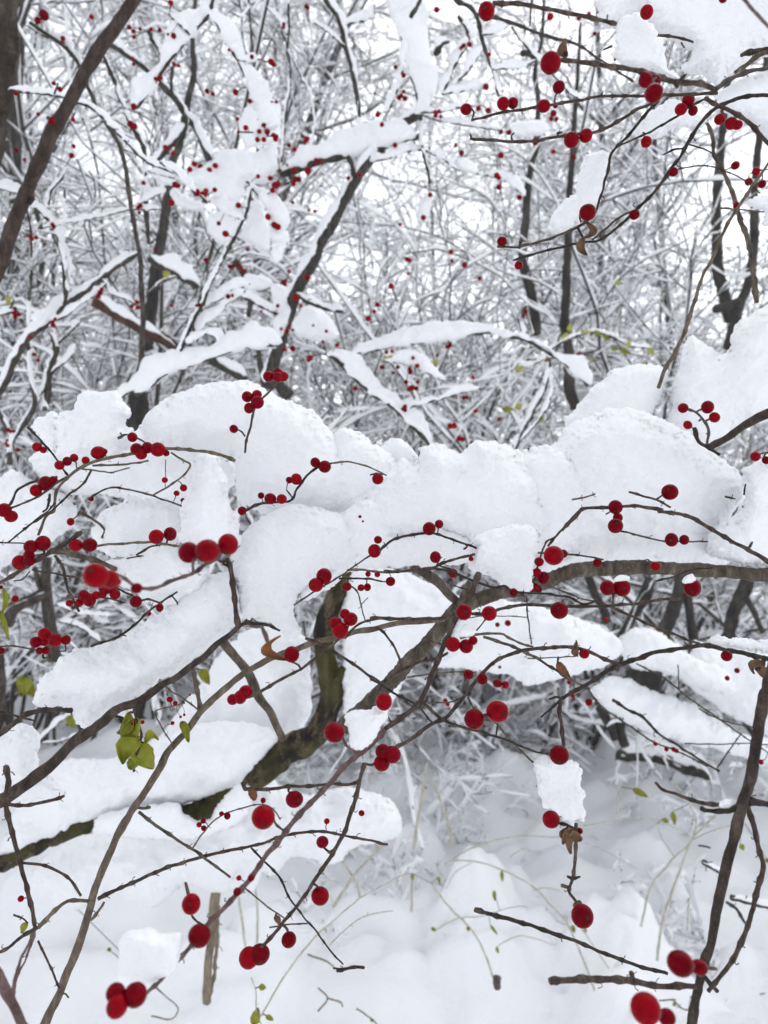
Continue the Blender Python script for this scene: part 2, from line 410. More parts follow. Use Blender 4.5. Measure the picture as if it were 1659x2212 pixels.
        for i in range(nu + 1):
            u = i / nu; wd = W * (math.sin(math.pi * min(1, u ** .8)) ** .75) * (1 - .25 * u) + .4
            cpt = b + ax * L * u + bow * 4 * u * (1 - u)
            for j in range(nv):
                v = j / (nv - 1) * 2 - 1
                p2 = cpt + nr * v * wd * (1 + .05 * math.sin(u * 23 + v))
                depth = d - (S['b'] * W * (v * v - .5) + tw * W * v * u * 2 + .12 * L * math.sin(u * 3.0) + .04 * W * math.sin(u * 17 + 3 * v)) / FPX * d
                V.append(at(p2[0], p2[1], depth))
        V = np.array(V).reshape(-1, 3); F = [(i * nv + j, i * nv + j + 1, (i + 1) * nv + j + 1, (i + 1) * nv + j) for i in range(nu) for j in range(nv - 1)]
        mb.add(V, F); th = MB()
        o = mb.build('leaf', m, s.root, s.o)
        md = o.modifiers.new('thickness', 'SOLIDIFY'); md.thickness = .0004
        if dist > 3:
            th.v = []; tube(th, np.array([at(b[0], b[1], d), w3]), [.0006, .0007], 5); th.build('leaf_stalk', 'tw', s.root, s.o)
def hash_str(t):
    h = 7
    for ch in t: h = (h * 131 + ord(ch)) % 1000003
    return h

# ------------------------------------------------------------------ snow clumps
def clump(label, poly, d, t=None, step=None, rag=2.9, lump=1.0, m='snow', tilt=0.0, name='snow_clump', group='snow clumps on the bush', smooth=8, overlay=None):
    """poly: outline in picture units at distance d; becomes a rounded crumbly lump with real depth"""
    q = 0; P = []
    for tok in poly.split():
        if tok[-1] == ':' or tok[0] == '@': q = int(tok.strip('@:')); continue
        x, y = tok.split(','); P.append(fx(q, float(x), float(y)))
    P = np.array(P); seed = hash_str(label) % 991
    Pc = catmull(np.vstack([P, P[:1]]), 6)[:-1]
    lo, hi = Pc.min(0) - 8, Pc.max(0) + 8
    # only a margin outside the picture
    lo = np.maximum(lo, (-90, -90)); hi = np.minimum(hi, (FW + 90, FH + 90))
    step = step or max(2.4, math.sqrt((hi - lo).prod()) / 170)
    xs, ys = np.arange(lo[0], hi[0], step), np.arange(lo[1], hi[1], step)
    X, Y = np.meshgrid(xs, ys); G = np.stack([X.ravel(), Y.ravel()], 1)
    A, B = Pc, np.roll(Pc, -1, 0); best = np.full(len(G), 1e9); ins = np.zeros(len(G), bool)
    for a, b in zip(A, B):
        ab = b - a; L2 = ab.dot(ab) + 1e-9; u = np.clip(((G - a) @ ab) / L2, 0, 1); D = G - a - u[:, None] * ab
        best = np.minimum(best, (D * D).sum(1))
        c = (a[1] > G[:, 1]) != (b[1] > G[:, 1]); xi = (b[0] - a[0]) * (G[:, 1] - a[1]) / (b[1] - a[1] + 1e-12) + a[0]; ins ^= c & (G[:, 0] < xi)
    sd = np.sqrt(best) * np.where(ins, 1, -1)
    g3 = np.concatenate([G, np.zeros((len(G), 1)) + seed], 1)
    sc = min(1.6, .45 / d) if d < .9 else .6
    sd = sd + rag * sc * (2.1 * fbm(g3 / (30 * sc), 2, seed) + 1.1 * fbm(g3 / (9 * sc), 2, seed + 5)) + rag * .75 * sc * vnoise(g3 @ ROT / (3.6 * sc), seed + 8)
    sd2 = sd.reshape(X.shape); Rm = max(sd.max(), 4)
    tm = t * .75 if t is not None else .55 * Rm / FPX * d
    Rr = Rm * .85; u = np.clip(sd / Rr, 0, 1); prof = np.sqrt(1 - (1 - u) ** 2)
    prof = .55 * prof + .45 * (1 - (1 - u) ** 4)
    nz = np.clip(u * 3, 0, 1)
    low = fbm(g3 / (110 * sc), 3, seed + 20); mid = fbm(g3 / (34 * sc), 3, seed + 30); hi_ = fbm(g3 / (9 * sc), 3, seed + 40)
    px = d / FPX
    front = tm * prof + nz * lump * (low * min(tm * .35, 14 * px * 1.6) + mid * 3.2 * px * min(1.5, sc * 1.4) + hi_ * .65 * px * sc)
    back = tm * prof * .9
    gy = (Y.ravel() - ys.mean()) / (FH)
    dc = d + tilt * gy
    Vm = G; inside = sd2 > 0
    cell = inside[:-1, :-1] & inside[1:, :-1] & inside[:-1, 1:] & inside[1:, 1:]
    used = np.zeros_like(inside); 
    for a, b in ((0, 0), (0, 1), (1, 0), (1, 1)): used[a:used.shape[0] - 1 + a, b:used.shape[1] - 1 + b] |= cell
    full = np.zeros(inside.shape, int)
    for a, b in ((0, 0), (0, 1), (1, 0), (1, 1)): full[a:full.shape[0] - 1 + a, b:full.shape[1] - 1 + b] += cell
    bnd = used & (full < 4)
    gy_, gx_ = np.gradient(sd2, step); gl = np.hypot(gx_, gy_) + 1e-6
    mv = np.clip(sd2 / gl, 0, step * .9) * bnd
    Xs = (X - gx_ / gl * mv).ravel(); Ys = (Y - gy_ / gl * mv).ravel()
    b1 = bnd.ravel(); u1 = used.ravel()
    df = dc - np.where(b1, 0, front); db = dc + np.where(b1, 0, back)
    idx = np.full(len(G), -1); idx[u1] = np.arange(u1.sum()); nf = int(u1.sum())
    VF = at(Xs[u1], Ys[u1], df[u1])
    ib = u1 & ~b1; idb = idx.copy(); idb[ib] = nf + np.arange(ib.sum()); VB = at(Xs[ib], Ys[ib], db[ib])
    J, I = np.nonzero(cell); w_ = X.shape[1]
    a = J * w_ + I; qd = np.stack([a, a + 1, a + w_ + 1, a + w_], 1)
    mb = MB(); o = at(*P.mean(0), d)
    mb.addq(np.concatenate([VF, VB]), np.concatenate([idx[qd][:, ::-1], idb[qd]]))
    ob = mb.build(name, m, None, o); ob.location = tuple(o)
    return tag(ob, label, 'snow', group)
# ------------------------------------------------------------------ snow clumps of the near bush
def near_snow():
    K = clump
    K('tall rounded snow lump at the left, between the berry twig and the dark thicket', '3: 240,865 246,770 256,690 325,640 350,590 480,580 540,628 562,682 548,722 580,752 570,800 500,860 400,890 300,905', .51, .030)
    K('small pointed snow lump left of the tall rounded lump, behind a bare twig tip', '3: 128,742 168,692 230,672 252,720 246,862 196,820', .54, .014)
    K('largest domed snow cap with the upright two-cluster berry twig standing in it', '3: 618,800 617,712 680,640 760,590 850,556 1000,536 1100,548 1200,600 1300,640 1390,700 1420,750 1470,800 1540,870 1659,930 1620,1000 1500,1106 1330,1140 1130,1120 1020,1020 1008,895 900,852 720,838', .535, .045)
    K('smooth snow lump under the curved twig right of the big dome', '3: 1290,1000 1400,920 1520,890 1640,960 1700,1010 1690,1120 1500,1160 1300,1120', .56, .03)
    K('narrow white snow pillar standing on the branch behind three big blurred berries', '3: 760,1150 770,1180 800,1060 826,960 832,890 872,856 920,860 958,920 985,1000 1002,1080 1040,1180 1030,1260 900,1270 770,1230', .462, .022)
    K('snow lump at the left edge behind the lowest left berry twigs', '3: -60,960 0,950 50,918 130,960 180,985 240,1010 330,1090 300,1180 200,1240 120,1250 60,1320 -60,1350', .60, .035)
    K('flat snow lump between the left berry twigs and the snow pillar', '3: 400,1180 440,1110 540,1050 640,1040 760,1060 800,1130 790,1230 700,1290 560,1310 430,1270 400,1230', .52, .03)
    K('white snow lump above the blurred berry at the left', '5: 430,215 560,190 660,150 760,160 850,215 900,260 860,330 740,400 640,400 560,340 480,270', .47, .02)
    K('long sloping snow slab lying on the thick rough branch at the left', '5: 130,830 160,750 200,690 300,600 400,585 520,540 640,470 760,360 860,290 980,250 1030,330 1045,480 1000,520 940,562 880,612 820,655 760,705 700,735 640,780 585,830 575,890 500,880 470,870 400,940 375,950 340,930 300,850 200,840', .485, .032)
    K('broad central snow mound with berries sunk in its right edge', '5: 1010,470 1000,250 1030,130 1070,60 1150,10 1280,-30 1400,-10 1500,20 1560,60 1575,130 1560,210 1500,250 1400,290 1290,370 1275,440 1310,520 1250,545 1190,500 1100,470', .495, .034)
    K('low snow strip under the two stacked berries, left of the hanging snow lobe', '6: -60,60 60,90 200,70 330,80 420,170 400,220 330,230 200,235 60,240 -60,240 -160,270 -240,330 -330,390 -380,380 -340,310 -160,180', .50, .022)
    K('great central snow heap with small peaks along its crest', '4: -150,1050 -60,1000 0,950 70,880 140,900 160,830 240,810 300,830 330,845 400,800 480,800 560,820 600,870 660,960 700,1080 700,1200 660,1300 480,1340 400,1290 240,1240 60,1280 -60,1290 -170,1240', .52, .05)
    K('small sharp snow peak on the left of the central heap', '4: -120,900 -60,870 -20,820 30,790 80,790 120,830 138,880 130,960 60,1010 -60,1010', .55, .02)
    K('snow lobe hanging down over the crossing twigs in the middle of the bush', '6: 380,130 440,80 560,60 650,90 655,200 645,280 655,330 620,360 560,340 520,320 480,300 430,270 370,255 360,210', .445, .022)
    K('broad rounded snow dome to the right above the arched brown branch', '4: 655,900 670,860 740,800 790,740 860,700 960,665 1060,660 1160,690 1250,730 1360,800 1460,880 1550,950 1570,1010 1510,1120 1440,1220 1500,1320 1400,1350 1200,1340 1000,1335 860,1350 700,1390 640,1330 660,1200 640,1060', .575, .065)
    K('smooth snow hump behind the right dome, left of the pale diagonal twig', '4: 780,700 840,640 900,570 980,500 1060,470 1150,462 1225,500 1200,600 1180,640 1160,690 1100,760 900,790 800,780', .66, .035)
    K('large snow mass at the right edge rising behind the sprig of four berries', '4: 1720,160 1640,220 1540,280 1500,330 1490,400 1440,420 1400,390 1340,340 1300,370 1280,460 1245,560 1245,640 1230,720 1300,800 1400,830 1460,800 1540,740 1720,650', .66, .05)
    K('low snow shelf at the right edge below the berry pair and above the arched branch', '4: 1545,960 1570,910 1720,900 1720,1340 1640,1340 1500,1325 1400,1290 1420,1180 1540,1100', .53, .04)
    K('blurred snow mass filling the upper right corner behind the top twigs', '2: 915,-60 918,60 960,120 1010,110 1100,60 1180,140 1250,180 1330,230 1290,300 1380,320 1440,360 1520,320 1600,255 1740,190 1740,-60', .50, .04)
    K('snow cone hanging between the two uppermost berry twigs', '2: 985,262 995,160 1010,90 1080,55 1150,85 1185,160 1215,230 1240,300 1270,340 1180,325 1080,290', .40, .016)
    K('snow wedge under the forked twigs at the top right', '2: 1085,580 1090,540 1140,480 1200,440 1280,430 1330,480 1390,520 1340,550 1250,560 1180,600 1110,600', .46, .018)
    K('snow slope at the right edge behind the arching twigs and berry trio', '2: 1430,410 1500,350 1600,310 1740,290 1740,640 1650,600 1590,540 1500,500 1440,450', .52, .03)
    K('leaning snow slab on the drooping dark twig above the dried leaf', '2: 715,962 730,915 790,852 828,822 842,700 868,665 938,660 974,680 966,770 945,840 925,890 890,905 850,950 800,990 745,1006', .425, .014)
    K('snow lump at the right edge beside the small berries of the pale twig', '2: 1560,880 1600,855 1740,840 1740,960 1640,970 1640,910', .60, .012)
    K('blurred lump of snow on the near twig at the lower left, above two berries', '7: 525,745 560,705 640,700 700,715 780,703 792,750 770,830 720,900 640,960 560,975 520,950 500,910 512,850', .262, .013, rag=1.2)
    K('pinkish small snow lump between two berries on the reddish twig', '5: 1478,885 1510,868 1600,860 1659,835 1680,880 1650,950 1590,1015 1550,1030 1510,1010', .345, .008)
    K('hanging snow block above the withered bloom on the right', '6: 640,1085 668,1062 700,1052 735,1066 800,1070 840,1088 862,1115 856,1160 872,1210 864,1260 874,1300 858,1345 838,1332 815,1358 790,1338 745,1320 715,1285 690,1272 676,1220 655,1190 662,1140', .40, .014)
    K('thin snow strip on the right end of the forked dark twig', '6: 1395,560 1425,532 1500,540 1600,545 1700,560 1700,625 1620,610 1560,603 1470,588 1400,574', .395, .006)
    K('snow lump in the left corner below the rough branch', '5: -60,970 0,965 60,922 120,920 168,962 172,1060 174,1110 250,1170 270,1215 200,1240 60,1260 -60,1210', .50, .028)
    K('tiny snow tuft on the right of a pair of berries on stalks', '6: 985,305 1000,285 1030,268 1062,280 1058,298 1020,300', .372, .0022, rag=1.0)
    K('tiny snow cap on the single stalked berry under the thick branch', '6: 1288,300 1300,280 1330,265 1350,290 1340,303 1310,308', .372, .0022, rag=1.0)
    K('small snow tuft lying on the berry cluster below the crossing', '6: 322,538 340,500 360,488 396,512 390,530 360,545', .375, .003, rag=1.2)
    K('powdery snow tuft caught where side twigs leave the thick right stem', '8: 1440,160 1470,140 1505,135 1525,165 1500,190 1460,185', .325, .003, rag=1.2)
    K('snow bank lying on the mossy leaning trunk at the left', '0: -60,1830 0,1828 30,1750 60,1690 140,1640 230,1640 330,1600 420,1565 520,1556 600,1588 565,1640 520,1700 470,1718 400,1738 300,1752 205,1778 100,1815 20,1850 -60,1870', 1.0, .06)
    K('snow drift under the mossy trunk left of the middle', '0: 60,1890 150,1815 250,1795 400,1790 450,1735 500,1700 560,1680 660,1715 760,1700 835,1725 868,1770 850,1815 770,1830 720,1870 640,1850 590,1890 520,1880 480,1930 400,1910 330,1960 240,1930 160,1970 90,1940', 1.15, .08)
    K('snow sheet hiding the middle of the mossy trunk', '0: 196,1800 212,1762 300,1740 380,1735 400,1760 455,1770 470,1735 520,1690 545,1712 535,1760 470,1800 400,1812 300,1810', .95, .02)
    K('soft snow saddle joining the central heap and the right dome', '0: 1110,985 1165,965 1225,985 1262,1080 1240,1200 1190,1215 1150,1190 1105,1090', .53, .03)
    K('soft snow saddle joining the big dome and the central heap', '0: 680,985 740,925 800,948 862,1000 880,1070 820,1130 740,1125 690,1070', .535, .035)
    K('soft snow saddle right of the broad central mound under the big dome', '0: 730,1110 800,1075 850,1120 850,1190 790,1225 735,1200', .50, .028)
    K('snow bridge between the tall rounded lump and the big dome behind the berry pairs', '0: 60,990 130,955 280,935 330,905 430,940 520,1000 500,1060 380,1100 250,1070 120,1060', .60, .03)
    K('smooth snow heap behind the fork of the grey brown branch', '0: 745,1310 760,1235 830,1228 900,1245 990,1290 985,1335 900,1430 820,1560 750,1562 742,1425', 1.0, .05)
    K('snow heap between the grey diagonal branch and the mossy trunk', '0: 460,1430 520,1370 600,1350 660,1380 668,1420 672,1540 640,1592 600,1600 480,1590 420,1610 330,1625 390,1530 440,1470', 1.1, .05)
    K('wide soft snow mound behind the berry twigs right of the crossing', '0: 930,1440 960,1400 1000,1330 1060,1296 1150,1306 1250,1335 1325,1370 1345,1410 1300,1440 1200,1470 1140,1480 1080,1456', 1.0, .06)
    K('snow mound behind the dark stumps at the right', '0: 1335,1390 1370,1356 1430,1366 1500,1420 1575,1450 1590,1500 1530,1496 1440,1456 1360,1440', 1.5, .08)
    K('long snow slope under the thin bare twigs at the right', '0: 1270,1490 1330,1460 1400,1486 1500,1526 1600,1585 1720,1600 1720,1660 1550,1622 1400,1582 1310,1530', 1.5, .09)
    K('upper snow slope at the right edge beside the thick stem', '0: 1500,1380 1560,1400 1720,1420 1720,1600 1620,1570 1540,1520 1480,1470', 1.7, .09)
    K('snow lump hanging on the sapling left of the dark weed stalk', '0: 470,1850 500,1815 545,1830 562,1900 530,1930 490,1915', 1.3, .03)

    U = lambda l, p, d, t: K(l, p, d, t, group='snow patches caught in the twigs behind', m='snowfar', rag=1.8)
    U('large ragged snow patch caught in the upper left twigs above a row of small berries', '1: 775,772 800,735 860,690 960,650 1060,640 1110,655 1180,600 1202,720 1150,790 1065,800 1045,860 960,892 900,835 820,815', 1.52, .05)
    U('hanging snow patch around a starry berry cluster at the upper left', '1: 1050,470 1120,445 1208,445 1212,560 1200,605 1090,640 1060,640 1030,560', 1.47, .03)
    U('snow web under the curving bare twig left of the leaning sapling', '1: 900,925 1000,900 1062,950 1010,1030 965,1060 900,1000', 1.57, .03)
    U('snow web right of the curving bare twig beside the leaning sapling', '1: 1070,940 1110,850 1150,920 1170,1010 1160,1090 1090,1060 1040,1020', 1.62, .03)
    U('snow wedge in the fork at the very top left of the middle', '1: 750,60 840,40 895,60 840,140 800,130', 1.52, .03)
    U('snow pad on the leaning sapling just below its lower fork', '3: 1240,300 1330,215 1400,240 1450,300 1465,350 1380,370 1290,345', 1.72, .05)
    U('snow lump hanging left of the leaning sapling above its foot', '3: 1165,110 1240,140 1258,235 1200,228 1170,180', 1.62, .03)
    U('snow web between the two upright stems behind the sapling', '3: 1060,75 1160,95 1165,135 1080,155 1045,120', 1.72, .03)
    U('small snow pillow on a thin twig right of the sapling top', '2: 302,705 340,680 395,710 402,748 340,740', 1.42, .025)
    U('snow pillow behind the long five berry twig', '2: 530,545 600,520 700,528 700,580 560,588', 1.52, .03)
    U('narrow snow drop hanging on a twig above the middle dark trunk', '2: 548,735 590,770 612,845 570,830', 1.52, .02)
    U('drop shaped snow tuft left of the middle dark trunk', '2: 138,930 175,838 215,845 195,930 150,965', 1.52, .025)
    U('snow wedge in the fork of the low arched branch', '3: 555,570 640,470 740,490 700,520 650,560 600,590', 1.47, .03)
    U('snow wedge in the fork of the forked bare branch at the left edge', '3: 130,350 138,250 200,220 270,205 200,285', 1.57, .03)
    U('snow clot where twigs meet right of the long curving stem', '1: 650,740 720,735 780,770 760,800 690,790', 1.52, .025)
    U('snow clot below the upper left snow patch beside a single berry', '1: 730,830 760,815 800,850 880,880 870,915 780,895', 1.57, .025)

def near_bush():
    B = 'berry_branch'; T = 'branch'
    Plant(B, 'berry twig running along the foot of the left snow lumps, pale brown', 'branch', .44, 'lb').build([
        'w16 3: 1015,885 960,862 880,845 800,835 720,833 650,842 570,855 490,868 410,888 340,920 290,960 250,1005 235,1060 232,1100 @5 200,20 165,100',
        'w12 ctw 3: 245,955 160,970 80,1008 40,1078 -20,1120', 'w11 ctw 3: 300,948 240,985 180,1030 120,1060 50,1088 -30,1100',
        'w11 cdk 3: 120,740 180,800 230,860 270,920 292,946', 'w11 3: 400,905 520,900 590,895 640,884', 'w11 ctw 3: 395,925 365,980 300,1030 240,1085 180,1130 100,1180',
        'w12 cdk 3: 215,1030 205,1085 185,1106', 'w10 3: 740,850 790,880 820,902 790,950 720,1000 660,1035', 'w5 3: 716,880 714,1000', 'w10 ctw d.5 3: 380,1052 450,1010 500,1000 560,1010 640,1030 740,1065 800,1085',
        'w11 ctw 3: 510,785 545,772 580,782 620,800 640,830', 'w9 ctw 3: 520,765 530,780 512,790', 'w8 3: 330,915 400,925 480,935 560,915'],
        '3: 160,825,20 187,838,15 257,904,21 290,887,20 320,872,19 370,883,17 425,850,30 450,845,15 572,783,21 590,835,26 610,855,25 637,828,24 682,836,31 718,852,14 198,983,33 230,970,20 155,1013,25 18,1098,30 48,1125,26 -6,1105,22 712,968,13 793,1002,16 763,1025,13 790,1055,10 395,1050,10')
    Plant(B, 'upright twig carrying two red berry clusters above the big snow dome', 'branch', .455, 'tw').build([
        'w12 3: 1058,850 1066,790 1080,740 1095,680 1110,640 1140,610 1165,582 1190,553', 'w9 3: 1058,778 1045,760 1028,750 1012,747', 'w7 3: 1190,553 1195,530', 'w7 3: 1112,645 1100,620'],
        '3: 1068,608,24 1110,600,22 1112,632,27 1076,657,23 1160,520,23 1200,503,20 1200,523,22 1224,520,23 1010,747,19')
    Plant(B, 'kinked dark twig with red pairs below the big snow dome', 'branch', .455, 'dk').build([
        'w13 3: 1060,1100 1100,1080 1160,1065 1240,1060 1268,1045 1280,1010 1300,985 1330,945 1370,915 1432,895', 'w9 clb 3: 1432,895 1500,889 1550,898 1600,915 1670,948', 'w8 3: 1268,1048 1245,1020 1238,1012', 'w8 3: 1600,946 1625,940 1655,944'],
        '3: 1168,1049,25 1217,1050,23 1280,964,25 1250,968,15 1128,1035,14 1362,892,22 1403,910,27 1632,963,25 1046,1101,19')
    Plant(B, 'crowded berry branch at the left edge in front of the dark thicket', 'branch', .42, 'tw').build([
        'w20 5: 352,88 290,130 230,165 150,215 80,260 0,305 -60,335', 'w13 clb 5: 160,188 230,178 300,163 420,145 540,135 650,130 720,138 775,150', 'w28 cgr d.46 5: 230,165 320,182 410,205 500,250', 'w14 5: 238,188 270,240 285,310 310,370 342,430',
        'w10 5: 140,250 230,265 330,280 375,268 420,280', 'w11 5: 590,185 640,155 672,145 720,135', 'w8 5: 550,200 590,193 620,190', 'w9 cdk 5: 35,132 90,85 150,40 200,0 240,-40', 'w8 cdk 5: -20,130 40,133 105,136',
        'w13 d.5 cgr 5: 340,0 400,30 450,75 440,112', 'w11 5: 475,315 530,340 570,362 600,385 640,378 690,392', 'w10 5: 290,362 360,370 440,368 540,392', 'w7 5: 60,298 100,290 130,255'],
        '5: 133,150,30 185,135,32 125,190,25 85,218,31 125,212,25 328,144,28 388,143,32 675,107,32 735,95,29 455,330,27 485,320,18 497,355,24 362,362,24 387,380,29 343,392,18 415,360,18 442,355,18 300,394,15 587,387,25 690,413,18 645,440,9 305,42,17')
    Plant(B, 'nearest blurred twig with three fat berries in a row and one alone', 'branch', .27, 'pu').build([
        'w20 d.28-.27 5: 960,165 935,200 885,228 840,262 780,285 700,318', 'w18 d.27-.235 5: 700,318 650,330 590,322 540,290 500,265', 'w16 5: 838,205 832,235 836,265', 'w13 5: 700,318 720,300 760,292'],
        '5: 815,175,47,.275 895,168,52,.27 985,140,46,.28 415,275,56,.215 475,290,40,.222 502,300,22,.226 590,330,24,.24')
    Plant(T, 'thick rough branch carrying the long sloping snow slab at the left', 'branch', .45, 'rg').build([
        'w62-26 7: -60,180 0,150 50,120 130,58 210,-8 @5 290,1022 350,978 400,938 470,880 520,850 585,828 640,790 700,745 760,714 820,664 880,618 940,568 1000,525 1035,488',
        'w26-22 ctw 5: 1028,488 1018,400 1007,320 1000,255 982,200', 'w22-11 cdk 5: 1035,488 1065,480 1100,482 1160,488 1208,512', 'w14 ctw 5: 985,205 960,215 940,205', 'w10 5: 965,225 985,235', 'w14-9 ctw 5: 575,830 590,890 610,960 600,1015 580,1080 578,1120',
        'w11 cdk 5: 470,880 520,885 545,905'],
        '5: 576,915,9 615,908,9', ['leafg 5: 560,865 545,935 505,955 w55', 'leafg 5: 590,890 560,960 600,1030 w90', 'leafg 5: 600,985 540,1020 530,1090 w95', 'leafg 5: 605,1005 620,1060 662,1110 w110', 'leafg 5: 625,1000 650,960 685,985 w40', 'leafg 5: 590,1060 570,1090 560,1112 w50'])
    Plant(B, 'thin twig with a five berry cluster at the left edge', 'branch', .43, 'tw').build([
        'w8 5: -40,582 60,580 130,592 200,605 285,600', 'w9 5: 215,596 195,602 185,618 190,632 206,628', 'w7 5: 225,598 232,575'],
        '5: 155,562,24 192,527,27 190,560,20 238,554,29 285,553,20 170,600,15 198,598,18 5,600,15 3,325,9 65,375,14')
    Plant(T, 'thin dark twig along the upper edge of the long snow slab', 'branch', .452, 'dk').build(['w13-9 5: 395,580 480,550 540,520 600,470 650,425 700,388 765,345', 'w7 5: 740,360 762,385 768,400', 'w6 5: 520,530 545,535'])
    Plant(T, 'dark brown arching branch at the left edge below the long snow slab', 'branch', .45, 'rg').build(['w26-20 5: -50,990 0,958 70,905 130,870 200,855 260,852 312,857', 'w11 5: -40,855 0,862 60,880 150,902'])
    Plant(T, 'long pale branch sweeping from the lower left up to the berry crossing', 'branch', .455, 'lb').build([
        'w44-24 7: 180,1150 195,1106 260,970 330,780 390,600 420,500 470,370 530,260 580,170 640,80 690,0 @5 720,1040 790,960 850,880 910,820 980,760 1050,700 1120,660 1200,622 1280,592 1380,560 1500,530 1600,507 1659,492 @6 150,476 260,464',
        'w22-17 5: 872,868 855,780 840,720 830,662', 'w9 5: 855,855 800,810 750,780 715,752', 'w7 5: 745,1005 700,930 670,868 720,845 800,825', 'w18-11 ctw 7: 425,565 520,520 620,475 740,425 840,395 940,365 1050,345 1130,325 1230,290 1370,275 1480,290 1580,310 1675,330',
        'w20-16 7: 165,692 220,630 280,580 330,570 400,577', 'w16-11 cgr 7: 600,190 680,250 750,300 830,350 900,402 995,472', 'w8 7: 830,350 880,275 950,210 1040,175 1120,158 1170,172 1212,222', 'w14 7: 395,655 420,625 450,580', 'w14 cgr 7: 585,170 620,172 645,170', 'w10 7: 275,960 255,985 280,975 296,992'],
        '5: 733,810,13 757,826,10 745,912,9 780,885,6 796,876,6 820,790,5 7: 878,228,12 860,245,12 880,260,12 957,198,11 982,207,15 1137,140,12 1412,230,13 1562,195,13', ['leafg 5: 785,905 800,940 815,995 w36'])
    Plant(T, 'straight grey branch slanting down behind the pale branch to the mossy trunk', 'branch', .62, 'gr').build(['w44-34 k.0 5: 930,520 970,570 1030,640 1080,710 1120,800 1170,880 1225,985', 'w9 5: 1130,480 1150,540 1162,600'])
    Plant('tree', 'bent mossy trunk curving down to the left under heaped snow', 'tree', 1.0, 'ms').build([
        'w112-78 k0 7: 960,130 1040,70 1150,0 @5 1230,1030 1310,985 1370,925 1405,850 1415,780 1410,700 1400,600 1402,520 1420,420 1450,330 1490,240',
        'w76-104 k0 7: -100,430 0,405 110,340 250,280 420,225 600,235 780,225 900,170 1000,105', 'w60-36 k0 5: 1430,740 1480,700 1512,672'])
    Plant(B, 'slender berry twig with a rusty curled leaf before the mossy trunk', 'branch', .385, 'tw').build([
        'w16-10 5: 1075,800 1150,762 1230,715 1300,680 1350,640 1420,590 1465,548 1500,510', 'w11 5: 1300,682 1288,660 1268,650'],
        '5: 1062,778,30 1038,800,29 1005,810,24 1260,615,35 1470,512,37 1515,463,30 1450,482,28 1490,440,22', ['leafo 5: 1240,640 1150,595 1212,535 w50'])
    Plant(B, 'berry twig climbing along the foot of the broad central snow mound', 'branch', .44, 'tw').build([
        'w9 5: 1270,402 1330,362 1400,318 1450,290 1510,250 1575,203', 'w12 clb 5: 1500,252 1560,250 1659,260 @6 100,253 210,240', 'w10 cdk 5: 1465,288 1530,285 1600,290 1650,300', 'w8 cgr 5: 1500,312 1545,345 1560,400 1577,468', 'w5 5: 1560,400 1590,370'],
        '5: 1365,315,31 1400,277,33 1498,322,20 1560,327,15 1587,325,17 1618,168,29 1633,120,18 1590,268,12 1630,270,13 1555,20,7 1568,40,5 6: 28,300,20')
    Plant(T, 'thick grey brown arched branch crossing to the right edge under the snow dome', 'branch', .52, 'gr').build([
        'w56-64 k0 6: 1740,275 1659,270 1500,260 1350,250 1200,245 1050,241 920,243 830,252 760,270 690,300 600,330 500,350 420,380 340,412 285,460 230,522 170,592 110,652 60,715 0,775 -90,850 -180,940', 'w46-36 k0 6: 120,235 170,262 230,303 290,362 345,412', 'w36 k0 6: 330,400 345,360 375,300'])
    Plant(B, 'long reddish twig descending from the snow lobe to blurred berries', 'branch', .38, 'tw').build([
        'w26-24 6: 410,262 390,310 370,360 330,425 300,482 265,560 230,650 190,750 165,800 140,838 60,900 0,942', 'w26-22 cpu d.375-.27 6: 0,942 @5 1600,1008 1540,1052 1480,1110 @7 1400,90 1300,190 1220,290 1150,380 1080,480 1000,572 900,672 840,752 760,842', 'w20-16 cpu d.27-.245 7: 760,842 680,930 600,1000 540,1015', 'w13 cpu d.36 5: 1482,978 1500,1012 1550,1045', 'w12 d.31 7: 1180,215 1195,245 1230,272', 'w12 7: 830,640 850,665 880,680', 'w11 6: -20,860 15,885 30,905', 'w10 6: 262,575 285,590'],
        '6: 345,432,34,.37 298,572,31 355,580,31 385,555,20 0,820,36,.34 5: 1445,952,45,.32 7: 1137,212,50,.29 826,588,42,.285 862,725,48,.265 500,972,42,.235 506,1030,46,.232 585,980,50,.235 1032,475,11 1085,475,14 1025,535,17')
    Plant(B, 'horizontal berry twig passing over the crossing toward a stalked pair', 'branch', .40, 'tw').build([
        'w17-13 6: -60,460 0,460 100,462 200,462 260,456 320,440 440,438 520,415 620,402 750,408 880,410 980,404 1100,395 1200,380 1282,374', 'w14-11 6: 980,410 1080,455 1180,500 1260,530 1365,572', 'w12 cdk 6: 215,243 300,262 390,300 470,325 520,320 560,345 640,352 720,356 800,370 862,396 905,388 935,378', 'w7 6: 270,305 340,330 390,350 418,412', 'w8 6: 615,365 622,450 637,572', 'w9 cgr 6: 700,312 790,350 870,378 930,386', 'w10 6: 988,405 990,380 988,355', 'w10 6: 1280,374 1300,355 1320,345', 'w9 6: 755,408 770,390 775,378', 'w8 cdk 6: 460,420 440,460 400,512', 'w12 5: 1490,545 1545,490 1600,467 1659,460', 'w6 cgr 6: 330,465 440,448 620,455'],
        '6: 455,438,31,.38 965,327,33 1027,327,39 1332,327,39 757,425,38,.385 560,348,18')
    Plant(B, 'low arched twig with half buried berries left of the hanging snow lobe', 'branch', .43, 'dk').build([
        'w13 6: -20,172 0,148 50,117 120,98 200,92 260,105 330,132 400,156', 'w15 ctw 6: 0,258 100,254 200,243 235,230 260,220 340,196 392,182', 'w9 6: 235,230 270,240 295,250', 'w9 6: 345,135 360,150 345,160', 'w8 6: 228,230 240,205 250,195'],
        '6: 195,72,29 238,52,19 222,195,25 298,265,20 376,202,11')
